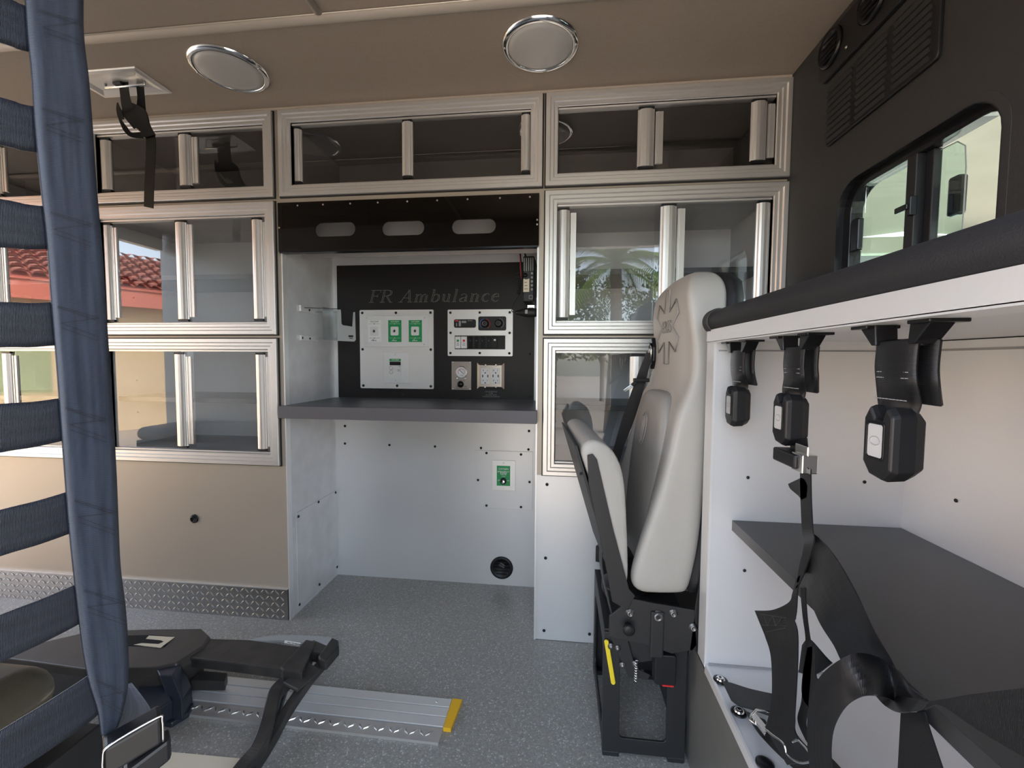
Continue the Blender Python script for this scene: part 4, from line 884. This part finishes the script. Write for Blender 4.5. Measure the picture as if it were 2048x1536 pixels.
# embossed marks
em = MB(); cy = SC-.012
def eline(pts, cx, r=.0016, mb=em): mb.tube([V((cx+0.0, cy+a, b)) for a, b in pts], r, 6, closed=True)
zc = 1.068
def bar(ang):
    L, w = .066, .014; c, s = math.cos(ang), math.sin(ang)
    return [(-(a*c-b*s), zc+a*s+b*c) for a, b in ((-w, -L), (w, -L), (w, L), (-w, L))]
star = []
for k in range(6):
    a = math.pi/2+k*math.pi/3
    for da, r in ((-.20, .098), (.20, .098), (math.pi/6, .045)): star.append((-.9*r*math.cos(a+da), zc+r*math.sin(a+da)))
eline(star, 1.2875, .002); obj('star_emblem', em, 'seat_vinyl_inner', se, smooth=True, label='embossed six-pointed star outline with lettering')
text('emblem_lettering', 'EVS', .045, spin(V((1.2865, cy, zc))), se, 'seat_vinyl_inner', rot=(math.pi/2, 0, -math.pi/2+RA), ext=.0012)
e2 = MB()
for dy in (-.010, 0, .010): e2.tube([V((1.2335+(z-.80)*.14-.0015, cy+.005+dy-(z-.80)*.1, z)) for z in (.762-abs(dy)*-.6, .80, .838-abs(dy)*.6)], .0012, 6)
e2.tube([V((1.2335+.042*math.sin(t*math.pi/8)*.14-.001, cy+.005+.026*math.cos(t*math.pi/8)-.004*math.sin(t*math.pi/8), .80+.044*math.sin(t*math.pi/8))) for t in range(2, 15)], .0011, 6)
obj('oval_emblem', e2, 'seat_vinyl_inner', lp_, smooth=True, label='embossed striped oval mark')
# shoulder belt
bl = P(1320, 700, Y=SC+.125)
obj('belt_guide', MB().prism([V((1.287, SC+.118+a, 1.0+b)) for a, b in ((.012, -.045), (-.016, -.02), (-.016, .02), (.004, .05), (.022, .02))], (.014, 0, 0)), 'black_gloss', se, bevel=.003)
obj('belt_guide_trim', MB().tube([V((1.284, SC+.118+a, 1.0+b)) for a, b in ((.010, -.020), (-.009, -.008), (-.008, .018), (.004, .032), (.014, .014))], .0028, 6, closed=True), 'chrome', se, smooth=True)
Yb_ = dict(Y=-.20); Yc_ = dict(Y=-.16)
def ydict(y): return dict(Y=y)
px_ribbon('shoulder_belt', [(1309, 703, 1322, 712, ydict(-.15)), (1296, 735, 1312, 742, ydict(-.15)), (1283, 770, 1303, 778, ydict(-.15)), (1262, 830, 1284, 840, ydict(-.13)), (1245, 890, 1262, 900, ydict(-.11)), (1236, 925, 1250, 960, ydict(-.10)), (1232, 1020, 1250, 1060, ydict(-.10))], se, nw=4)
p = P(1297, 760, Y=-.17)
obj('belt_tongue', MB().box(p.x-.022, p.x+.024, -.172, -.160, p.z-.006, p.z+.005).prism([(p.x-.020, -.168, p.z-.004), (p.x-.044, -.172, p.z-.024), (p.x-.036, -.172, p.z-.030), (p.x-.004, -.168, p.z-.006)], (0, .003, 0)), 'black_gloss', se, bevel=.0015)
obj('tongue_tip', MB().prism([(p.x-.030, -.1725, p.z-.013), (p.x-.052, -.1725, p.z-.030), (p.x-.047, -.1725, p.z-.036), (p.x-.022, -.1725, p.z-.020)], (0, .003, 0)), 'chrome', se, bevel=.0008)
# folded cushion
pn = [(1.040, .768), (1.046, .792), (1.070, .803), (1.098, .792), (1.122, .772), (1.138, .740), (1.147, .700), (1.152, .640), (1.157, .553), (1.160, .490), (1.158, .458), (1.146, .446), (1.138, .452), (1.120, .520), (1.085, .650), (1.055, .735)]
rings = []
for y, s in ((SC-.190, .86), (SC-.186, .96), (SC-.172, 1.), (SC-.06, 1.), (SC+.06, 1.), (SC+.172, 1.), (SC+.186, .96), (SC+.190, .86)):
    cx_, cz_ = 1.105, .62; rings.append([V((cx_+(a-cx_)*s, y, cz_+(b-cz_)*(1-(1-s)*.25)-(.0))) for a, b in pn])
obj('seat_cushion', MB().loft(rings), 'seat_vinyl', se, smooth=True, bevel=0, subsurf=1)
obj('cushion_shell', MB().prism([(1.030, SC-.184, .785), (1.036, SC-.184, .785), (1.142, SC-.184, .440), (1.134, SC-.184, .436)], (0, .368, 0)), 'frame_black', se, bevel=.001)
obj('cushion_arm', MB().prism([(1.058, SC-.196, .765), (1.070, SC-.196, .768), (1.080, SC-.196, .755), (1.118, SC-.196, .600), (1.158, SC-.196, .455), (1.172, SC-.196, .440), (1.155, SC-.196, .405), (1.120, SC-.196, .425), (1.110, SC-.196, .480), (1.062, SC-.196, .700)], (0, .005, 0)), 'frame_black', se, bevel=.001)
screws(se, [V((1.060+.036*k*2, SC-.1965, .72-.13*k)) for k in range(2)], .004, 'black_gloss')
obj('lap_belt', ribbon([V((1.118, SC-.15, .60)), V((1.10, SC-.17, .50)), V((1.125, SC-.17, .38))], [V((1.118, SC-.11, .60)), V((1.10, SC-.13, .50)), V((1.125, SC-.13, .38))]), 'webbing_black', se)
ROT['on'] = False
# hinge side plates
for s in (-1, 1):
    y = SC+s*.186
    hp_ = obj('hinge_plate', MB().prism([(1.118, y, .330), (1.118, y, .380), (1.170, y, .425), (1.215, y, .418), (1.310, y, .408), (1.318, y, .315), (1.262, y, .300), (1.222, y, .312)], (0, s*.006, 0)), 'frame_black', se, bevel=.001)
    if s < 0:
        for (x, z, r) in ((1.165, .392, .007), (1.228, .388, .010), (1.262, .398, .007), (1.307, .368, .007)):
            obj('bolt', MB().lathe((x, y-.006, z), (0, -1, 0), [(r*1.4, 0), (r*1.4, .002), (r, .002), (r, .008), (r*.5, .008), (r*.45, .005)], 12), 'bolt_dark', hp_, smooth=True)
        obj('pull_knob', MB().lathe((1.160, y-.006, .362), (0, -1, 0), [(.006, 0), (.006, .012), (.012, .014), (.0135, .022), (.010, .026), (0, .024)], 20), 'black_plastic', hp_, smooth=True)
        obj('latch_bar', MB().box(1.212, 1.242, y-.012, y-.006, .290, .400), 'frame_black', hp_, bevel=.004)
    obj('back_strut', MB().prism([(1.300, y, .300), (1.320, y, .330), (1.342, y, .560), (1.330, y, .560), (1.312, y, .420)], (0, s*.006, 0)), 'frame_black', se, bevel=.001)
obj('cross_beam', MB().box(1.13, 1.31, SC-.18, SC+.18, .332, .352), 'frame_black', se, bevel=.002)
obj('swivel_disc', MB().lathe((1.195, SC+.02, .324), (0, 0, 1), [(.070, 0), (.074, .008), (.074, .028), (.066, .034), (0, .034)], 36), 'frame_black', se, smooth=True)
# pedestal: four cut-out side plates
def yplate(name, pts_o, pts_i, y, th): obj(name, MB().ring([V((a, y, b)) for a, b in pts_o], [V((a, y, b)) for a, b in pts_i], (0, th, 0)), 'frame_black', se, bevel=.0015)
x0, x1, z0, z1 = 1.112, 1.308, .012, .318
def quad_ring(corners, r=.012, n=6):
    # rounded quadrilateral, corners given TR, TL, BL, BR
    out = []
    for i in range(4):
        c = V((*corners[i], 0)); a = V((*corners[i-1], 0)); b = V((*corners[(i+1) % 4], 0))
        pa = c+(a-c).normalized()*r; pb = c+(b-c).normalized()*r
        for k in range(n+1):
            t = k/n; q = pa*(1-t)**2+c*2*t*(1-t)+pb*t*t; out.append((q.x, q.y))
    return out
inn = quad_ring([(1.262, .262), (1.150, .235), (1.152, .050), (1.264, .050)]); outr = to_rect(inn, x0, x1, z0, z1)
yplate('pedestal_side', outr, inn, -.424, .006)
inn2 = quad_ring([(1.262, .250), (1.150, .250), (1.152, .050), (1.264, .050)])
yplate('pedestal_side', to_rect(inn2, x0, x1, z0, z1), inn2, -.126, .006)
i3 = rrect(-.272, .155, .115, .110, .02, 6)
obj('pedestal_front', MB().ring([V((x0, a, b)) for a, b in to_rect(i3, -.42, -.12, z0, z1)], [V((x0, a, b)) for a, b in i3], (.006, 0, 0)), 'frame_black', se, bevel=.0015)
i4 = quad_ring([(-.15, .26), (-.39, .20), (-.39, .05), (-.15, .05)]); i4 = rrect(-.272, .155, .115, .090, .02, 6)
obj('pedestal_back', MB().ring([V((x1-.006, a, b)) for a, b in to_rect(i4, -.42, -.12, z0, z1)], [V((x1-.006, a, b)) for a, b in i4], (.006, 0, 0)), 'frame_black', se, bevel=.0015)
obj('pedestal_top', MB().box(x0, x1, -.42, -.12, z1, z1+.006), 'frame_black', se, bevel=.001)
for (a, b) in ((x0, -.424), (x1-.04, -.424), (x0, -.15), (x1-.04, -.15)): obj('foot', MB().box(a, a+.04, b, b+.03, 0, .013), 'frame_black', se, bevel=.002)
Y5 = -.432
pa, pb = P(1213, 1283, Y=Y5), P(1227, 1368, Y=Y5)
d = (pb-pa).normalized(); nrm = V((-d.z, 0, d.x))*.0055
obj('release_lever', MB().prism([pa-nrm, pb-nrm, pb+d*.004, pb+nrm, pa+nrm, pa-d*.003], (0, .006, 0)), 'yellow', se, bevel=.002, label='bright yellow release lever')
c0 = P(1330, 1340, Y=-.45); p, q = P(1309, 1306, Y=-.45), P(1351, 1370, Y=-.45)
obj('retractor_box', MB().prism(XZ(rrect((p.x+q.x)/2, (p.z+q.z)/2, (q.x-p.x)/2, (p.z-q.z)/2, .007, 4), -.456), (0, .03, 0)), 'black_plastic', se, bevel=.003, label='black plastic belt retractor cover')
obj('red_tab', MB().box(p.x+.018, q.x-.006, -.458, -.450, q.z+.000, q.z+.003), 'red', se)
obj('lever_bracket', MB().prism([(1.122, -.434, .315), (1.165, -.434, .312), (1.185, -.434, .240), (1.220, -.434, .225), (1.215, -.434, .212), (1.170, -.434, .215)], (0, .004, 0)), 'frame_black', se, bevel=.001)
for (u, v) in ((1222, 1292), (1235, 1296), (1245, 1330), (1270, 1327)):
    c = P(u, v, Y=-.434); obj('bolt', MB().lathe(c, (0, -1, 0), [(.008, 0), (.008, .002), (.0055, .002), (.0055, .007), (0, .007)], 10), 'bolt_dark', se, smooth=True)
sp = []
for k in range(60): t = k/59; sp.append(V((1.186+.004*math.cos(t*50), -.440+.004*math.sin(t*50), .262-.05*t)))
obj('spring', MB().tube(sp, .0011, 5), 'chrome', se, smooth=True)

# ================================================================== LEFT FOREGROUND: BENCH AND NET
bn = thing('squad_bench', 'dark vinyl bench seat behind the webbing net at the lower left', 'bench', (-.7, -1.1, 0))
obj('base', MB().box(-1.70, .350, -1.298, -.935, .0, .455), 'black_matte', bn, bevel=.004)
rings = []
obj('seat_cushion', MB().box(-1.70, .282, -1.298, -.920, .456, .540), 'bench_vinyl', bn, bevel=.045, seg=6, smooth=True, label='olive-lit dark vinyl cushion')
nt = thing('safety_net', 'blue-black webbing safety net of one long strap and stacked cross straps', 'net', (.52, -1.1, .5))
XN = dict(X=.520); XM = dict(X=.514)
vs = [(48, 166, -60), (55, 166, 60), (64, 176, 150), (70, 184, 250), (82, 192, 370), (95, 203, 490), (103, 210, 600), (113, 218, 720), (122, 226, 840), (130, 232, 950), (138, 236, 1050), (146, 240, 1130), (155, 250, 1210), (165, 255, 1290), (178, 255, 1360), (196, 244, 1420), (203, 225, 1470)]
# vertical strap colour: the upper half is paler where light catches it; geometry is one ribbon
la = [P(a, v, **XN) for a, b, v in vs]; lb = [P(b, v+6, **XN) for a, b, v in vs]
obj('vertical_strap', ribbon(la, lb, .0022, 6, 6, .0006), 'webbing_navy', nt, smooth=True)
# cross straps: (top at u=0, bottom at u=0, top at strap, bottom at strap, u at strap)
cs = [(-10, 85, 20, 108, 75), (195, 290, 216, 306, 82), (398, 495, 414, 498, 100), (604, 695, 604, 690, 115), (808, 905, 795, 880, 130), (1020, 1112, 980, 1064, 146), (1230, 1325, 1164, 1245, 162), (1462, 1565, 1345, 1438, 185)]
for t0, b0, t1, b1, us in cs:
    a1, a2 = P(us+26, t1+(t1-t0)*.25, **XM), P(us+26, b1+(b1-b0)*.25, **XM); m1, m2 = P(us, t1, **XM), P(us, b1, **XM)
    c1, c2 = P(0, t0, **XM), P(0, b0, **XM); k = (-1.26-c1.y)/(c1.y-m1.y)
    e1 = c1+(c1-m1)*k; e2 = c2+(c2-m2)*k; sag = V((0, 0, -.001))
    rows_a = [a1, m1, (m1+c1)/2+sag, c1, c1+(e1-c1)*.5, e1]; rows_b = [a2, m2, (m2+c2)/2+sag, c2, c2+(e2-c2)*.5, e2]
    obj('cross_strap', ribbon(rows_a, rows_b, .002, 8, 8, .0009), 'webbing_net', nt, smooth=True)
sm = MB()
for (t1, b1, us) in ((20, 100, 75), (216, 306, 82), (424, 490, 98), (612, 690, 112), (815, 870, 128), (1000, 1060, 146), (1180, 1230, 165), (1360, 1420, 190)):
    Xs = dict(X=.5215); w = 84 if t1 < 1200 else 55; n = 22
    for (a, b) in (((us+2, t1), (us+w, t1+24)), ((us+w, t1+24), (us+8, t1+34)), ((us+8, t1+34), (us+w, t1+62)), ((us, t1+2), (us+w, t1+30)), ((us+10, t1+44), (us+w, t1+70))):
        pa, pb = P(*a, **Xs), P(*b, **Xs)
        for k in range(n):
            q0, q1 = pa.lerp(pb, k/n), pa.lerp(pb, (k+.6)/n); sm.add([q0+V((.0014, 0, -.0004)), q1+V((.0014, 0, -.0004)), q1+V((.0014, 0, .0004)), q0+V((.0014, 0, .0004))], [(0, 1, 2, 3)])
obj('stitching', sm, 'ink_black', nt, kind='stuff')
la = [P(10, v, X=.50)+V((0, -.03, 0)) for v in (1300, 1400, 1550)]; lb = [P(-90, v, X=.50)+V((0, -.03, 0)) for v in (1300, 1400, 1550)]
nb = thing('net_anchor_buckle', 'black buckle bar with bright steel edges at the foot of the net strap', 'buckle', (.5, -1.02, .54))
Q = [P(205, 1500, X=.53), P(330, 1425, X=.53)]
ax = (Q[1]-Q[0]); 
pa = P(205, 1500, X=.53); pb = P(322, 1432, X=.56); ax = (pb-pa).normalized(); upv = V((0, 0, 1)); dn = ax.cross(upv).normalized()
def obox(a, b, h0, h1, d0, d1): return MB().prism([a+upv*h0+dn*d0, b+upv*h0+dn*d0, b+upv*h1+dn*d0, a+upv*h1+dn*d0], dn*(d1-d0))
obj('bar', obox(pa, pb, -.024, .008, -.012, .012), 'black_plastic', nb, bevel=.004, seg=3)
ed = MB().tube(catmull([pa+upv*-.03+dn*.014, pa+upv*.0+dn*.014, pa+upv*.010+ax*.006+dn*.014, pb+upv*.010-ax*.004+dn*.014, pb+upv*.004+dn*.014, pb+upv*-.020+dn*.014], 5), .0011, 6)
obj('steel_edge', ed, 'chrome', nb, smooth=True)
obj('lower_bar', obox(pa+V((.01, .01, -.034)), pb+V((0, .01, -.034)), -.02, .006, -.012, .010), 'black_plastic', nb, bevel=.004)
px_ribbon('tail_webbing', [(205, 1480, 235, 1480, dict(X=.505)), (225, 1440, 290, 1450, dict(X=.505)), (236, 1395, 300, 1420, dict(X=.50)), (250, 1365, 262, 1366, dict(X=.49))], nb, material='webbing_grey', curl=.004)

# ================================================================== STRETCHER FASTENER ON THE FLOOR
sf = thing('stretcher_mount', 'black floor-mounted stretcher fastener with antler-like arms beside the net', 'stretcher mount', (0, -.35, 0))
zt = .125
hp2 = [P(u, v, Z=zt) for u, v in ((-20, 1312), (60, 1322), (172, 1338), (312, 1334), (352, 1326), (405, 1292), (418, 1272), (402, 1257), (300, 1258), (180, 1262), (60, 1290), (-20, 1300))]
cen = sum(hp2, V((0, 0, 0)))/len(hp2)
low = [cen+(p-cen)*1.04+V((0, 0, -.022)) for p in hp2]; low2 = [cen+(p-cen)*.93+V((0, 0, -.11)) for p in hp2]
obj('housing', MB().loft([hp2, low, low2][::-1]), 'stretcher_top', sf, bevel=.003)
zt2 = zt+.001
obj('slot', MB().prism([P(u, v, Z=zt2) for u, v in ((228, 1272), (302, 1270), (345, 1273), (330, 1293), (225, 1290))], (0, 0, .0005)), 'dark_void', sf)
obj('white_mark', MB().prism([P(u, v, Z=zt2) for u, v in ((298, 1272), (349, 1275), (321, 1296), (268, 1290), (284, 1287), (317, 1289), (328, 1284), (322, 1281), (292, 1278))], (0, 0, .0015)), 'cream', sf, label='cream U-shaped mark')
arm = [P(u, v, Z=.118) for u, v in ((402, 1276), (500, 1279), (580, 1290), (618, 1295), (590, 1342), (470, 1326), (352, 1312))]
obj('arm', MB().prism(arm, (0, 0, -.030)), 'stretcher_black', sf, bevel=.004)
hd = [P(u, v, Z=.126) for u, v in ((612, 1278), (632, 1282), (604, 1346), (566, 1340), (560, 1334))]
obj('head_block', MB().prism(hd, (0, 0, -.045)), 'stretcher_black', sf, bevel=.004)
hd = [P(u, v, Z=.122) for u, v in ((626, 1278), (664, 1294), (650, 1308), (618, 1300))]
obj('head_link', MB().prism(hd, (0, 0, -.035)), 'stretcher_black', sf, bevel=.004)
hd = [P(u, v, Z=.130) for u, v in ((664, 1274), (677, 1280), (678, 1292), (652, 1322), (640, 1318), (636, 1312))]
obj('fork_tip', MB().prism(hd, (0, 0, -.030)), 'stretcher_black', sf, bevel=.004)
def beam(name, rows, w, h, mat_='stretcher_black'):   # rows: (u, v, z)
    c = catmull([P(u, v, Z=z) for u, v, z in rows], 6); rings = []
    for i, p in enumerate(c):
        t = (c[min(i+1, len(c)-1)]-c[max(i-1, 0)]); t.z = 0; t.normalize(); sd = V((-t.y, t.x, 0))*w/2
        rings.append([p+sd, p-sd, p-sd*.9-V((0, 0, h)), p+sd*.9-V((0, 0, h))])
    return obj(name, MB().loft(rings), mat_, sf, bevel=.003)
beam('near_leg', [(585, 1345, .10), (555, 1372, .095), (545, 1400, .085), (532, 1450, .07), (515, 1490, .06), (488, 1524, .05), (450, 1575, .045)], .034, .03)
beam('near_leg_web', [(575, 1362, .07), (562, 1400, .06), (548, 1450, .05), (530, 1492, .035), (505, 1530, .03)], .012, .02)
beam('far_leg', [(648, 1316, .105), (622, 1345, .095), (598, 1378, .08), (570, 1420, .06), (545, 1465, .045), (520, 1505, .035), (480, 1560, .03)], .024, .028)
beam('far_leg_flange', [(628, 1330, .115), (605, 1350, .11), (580, 1372, .105)], .06, .01)
fo = [P(u, v, Z=.118) for u, v in ((312, 1338), (354, 1324), (362, 1330), (345, 1350), (318, 1350))]
fb = [P(u, v, Z=.016) for u, v in ((350, 1418), (378, 1398), (386, 1402), (366, 1440), (336, 1440))]
mid = [a.lerp(b, .55)+V((.012, 0, 0)) for a, b in zip(fo, fb)]
obj('support_leg', MB().loft([fo, mid, fb]), 'stretcher_blue', sf, bevel=.003)
obj('support_foot', MB().prism([P(u, v, Z=.018) for u, v in ((322, 1426), (372, 1402), (388, 1404), (378, 1424), (342, 1446), (322, 1442))], (0, 0, -.016)), 'stretcher_blue', sf, bevel=.004)
obj('under_frame', MB().prism([P(u, v, Z=.07) for u, v in ((280, 1345), (330, 1335), (345, 1400), (300, 1430), (270, 1400))], (0, 0, -.05)), 'stretcher_blue', sf, bevel=.004)
obj('under_box', MB().prism([P(u, v, Z=.06) for u, v in ((90, 1335), (180, 1328), (190, 1360), (120, 1372))], (0, 0, -.055)), 'stretcher_black', sf, bevel=.004)
obj('yellow_tag', MB().prism([P(u, v, Z=.058) for u, v in ((132, 1362), (150, 1360), (148, 1372), (132, 1372))], (0, 0, .004)), 'orange_yellow', sf)
obj('rear_box', MB().prism([P(u, v, Z=.05) for u, v in ((400, 1340), (455, 1345), (450, 1362), (380, 1362))], (0, 0, -.03)), 'stretcher_black', sf, bevel=.003)
gp = tag(obj('guard_plate', MB().prism([P(u, v, Z=.012) for u, v in ((470, 1284), (540, 1270), (600, 1269), (672, 1275), (664, 1290), (610, 1284), (560, 1280))], (0, 0, -.011)), 'clear_grey', bevel=.002), 'thin pale grey curved plate on the floor behind the black fork tip', 'plate')
tag(obj('warning_sticker', MB().prism([P(u, v, Z=.1195) for u, v in ((570, 1281), (602, 1286), (600, 1291), (568, 1286))], (0, 0, .0006)), 'ink_white'), 'tiny white sticker with black print on the black arm', 'sticker')
text('sticker_print', 'PULL TO RELEASE', .006, P(588, 1287, Z=.1205), bpy.data.objects['warning_sticker'], 'ink_black', rot=(0, 0, -.12))
# floor track plate
ft = thing('floor_track', 'flat aluminium floor track with diamond tread edge and yellow end', 'floor plate', (.4, -.38, 0))
A0, A1 = V((-.14, -.300, 0)), V((.700, -.312, 0))
def tr(a, b, h): return (a, -.302-(a+.14)*.006-b, h)
TX0, TX1 = -.14, .700
def strip(b0, b1, h0, h1): return MB().add([tr(TX0, b0, h0), tr(TX1, b0, h0), tr(TX1, b1, h0), tr(TX0, b1, h0), tr(TX0, b0, h1), tr(TX1, b0, h1), tr(TX1, b1, h1), tr(TX0, b1, h1)], [(0, 1, 2, 3), (4, 5, 6, 7), (0, 1, 5, 4), (1, 2, 6, 5), (2, 3, 7, 6), (3, 0, 4, 7)])
for k in range(3): obj('extruded_rail', strip(.001+k*.031, .030+k*.031, .0005, .011-.001*k), 'aluminium_satin', ft, bevel=.001)
obj('tread_strip', strip(.095, .134, .0005, .007), 'aluminium', ft, bevel=.0005)
obj('tread_pattern', tread(TX0, TX1-.002, 0, .034, .021, lambda a, b, h: tr(a, .098+b, .007+h*1.1)), 'tread_raised', ft, kind='stuff')
obj('edge_line', strip(.134, .139, .0005, .008), 'aluminium', ft)
screws(ft, [V(tr(x, .015, .0112)) for x in (.25, .66)], .004, 'chrome', rot=(math.pi/2, 0, 0))
obj('yellow_end', MB().prism([tr(TX1+.001, -.001, .0005), tr(TX1+.030, -.001, .0005), tr(TX1+.022, .098, .0005), tr(TX1+.001, .098, .0005)], (0, 0, .011)), 'orange_yellow', ft, bevel=.001, label='orange-yellow end cap')
tag(obj('floor_strip', MB().prism([P(u, v, Z=.008) for u, v in ((296, 1485), (330, 1502), (500, 1518), (480, 1560), (330, 1536), (300, 1530))], (0, 0, -.0075)), 'cream', bevel=.001), 'tan plate on the floor in front of the stretcher mount foot', 'plate')

# ================================================================== OUTSIDE, SEEN IN THE GLASS
def palm(cx, cy, hgt, label):
    t = thing('palm_tree', label, 'tree', (cx, cy, -.62))
    obj('trunk', MB().tube([V((cx, cy, -.62)), V((cx+.08, cy, hgt*.5)), V((cx+.05, cy, hgt))], [.17, .13, .12], 12), 'palm_trunk', t, smooth=True)
    for k in range(18):
        a = k*2.4; el = 1.30-.105*k; L = 2.1+.4*random.random(); m = MB(); pts = []
        for j in range(12):
            s = j/11*L; pts.append(V((cx+.05+math.cos(a)*(s*math.cos(el)+.1*s*s), cy+math.sin(a)*(s*math.cos(el)+.1*s*s), hgt+s*math.sin(el)-.34*s*s)))
        m.tube(pts, [.02-.0014*j for j in range(12)], 5)
        side = V((-math.sin(a), math.cos(a), 0))
        for j in range(44):
            f = .6+j/44*10.3; i = int(f); q = pts[i].lerp(pts[min(i+1, 11)], f-i); fw = (pts[min(i+1, 11)]-pts[i]).normalized(); ll = .42*math.sin(math.pi*(.12+.84*j/44))+.06
            for s in (-1, 1):
                tip = q+(side*s*.75+fw*.6+V((0, 0, -.45))).normalized()*ll; m.add([q-fw*.026, q+fw*.026, tip], [(0, 1, 2)])
        obj('frond', m, 'palm_leaf', t)
palm(2.15, -8.2, 3.15, 'palm tree standing outside the open side door, seen only as a reflection')
def bush(cx, cy, r, h, label, n=2600):
    m = MB()
    for i in range(n):
        th = random.random()*6.283; ph = math.acos(random.uniform(-.2, 1)); rr = r*(.75+.3*random.random())
        c = V((cx+rr*math.sin(ph)*math.cos(th), cy+rr*.7*math.sin(ph)*math.sin(th), -.62+h*.45+h*.55*math.cos(ph)*(.8+.3*random.random())))
        a = V((random.gauss(0, 1), random.gauss(0, 1), random.gauss(0, 1))).normalized(); b = a.orthogonal().normalized(); s = .085
        m.add([c-a*s, c-b*s*.45, c+a*s, c+b*s*.45], [(0, 1, 2, 3)])
    t = thing('leafy_tree', label, 'tree', (cx, cy, -.62), 'trees outside the side door')
    obj('foliage', m, 'leaf_green', t, kind='stuff'); obj('trunk', MB().tube([V((cx, cy, -.62)), V((cx, cy, h*.4))], .09, 8), 'palm_trunk', t)
bush(.8, -12.4, 1.6, 4.9, 'dense leafy tree to one side of the reflected palm'); bush(4.9, -12.4, 1.6, 5.0, 'dense leafy tree on the other side of the reflected palm'); bush(2.7, -16.0, 2.4, 4.8, 'low wide leafy tree behind the reflected palm')
hs_ = thing('house', 'cream stucco house with red tiled roof outside, seen reflected in the left glass', 'house', (-10, -6, -.62))
def hw(a, b, z): # house front runs along a line; a along, b depth behind
    o = V((-7.2, -9.5, 0)); d = V((-.50, .866, 0)); n = V((-.866, -.5, 0)); p = o+d*a+n*b; return V((p.x, p.y, z))
obj('house_wall', MB().prism([hw(-2, 0, -.62), hw(13, 0, -.62), hw(13, 6, -.62), hw(-2, 6, -.62)], (0, 0, 2.95)), 'stucco', hs_)
obj('fascia', MB().prism([hw(-2.5, -.5, 2.1), hw(13.5, -.5, 2.1), hw(13.5, -.35, 2.1), hw(-2.5, -.35, 2.1)], (0, 0, .38)), 'fascia_red', hs_)
m = MB()
for i in range(64):
    a = -2.5+i*.25
    for j in range(8):
        b0, b1 = -.55+j*.42, -.55+(j+1)*.42+.04; z0, z1 = 2.5+j*.16, 2.5+(j+1)*.16-.01
        arc = [(math.cos(math.pi*k/4)*.12, math.sin(math.pi*k/4)*.09) for k in range(5)]
        m.loft([[hw(a+.125+x, b0, z0+.05+y) for x, y in arc], [hw(a+.125+x*.85, b1, z1+y*.8) for x, y in arc]], caps=False, closed=False)
obj('roof_tiles', m, 'roof_tile', hs_, kind='stuff')
obj('roof', MB().prism([hw(-2.5, -.55, 2.45), hw(13.5, -.55, 2.45), hw(13.5, 2.9, 3.75), hw(-2.5, 2.9, 3.75)], (0, 0, .02)), 'fascia_red', hs_)
obj('house_window', MB().prism([hw(4, -.02, .3), hw(5.2, -.02, .3), hw(5.2, -.02, 1.4), hw(4, -.02, 1.4)], (hw(0, -.04, 0)-hw(0, 0, 0))), 'window_glass', hs_)
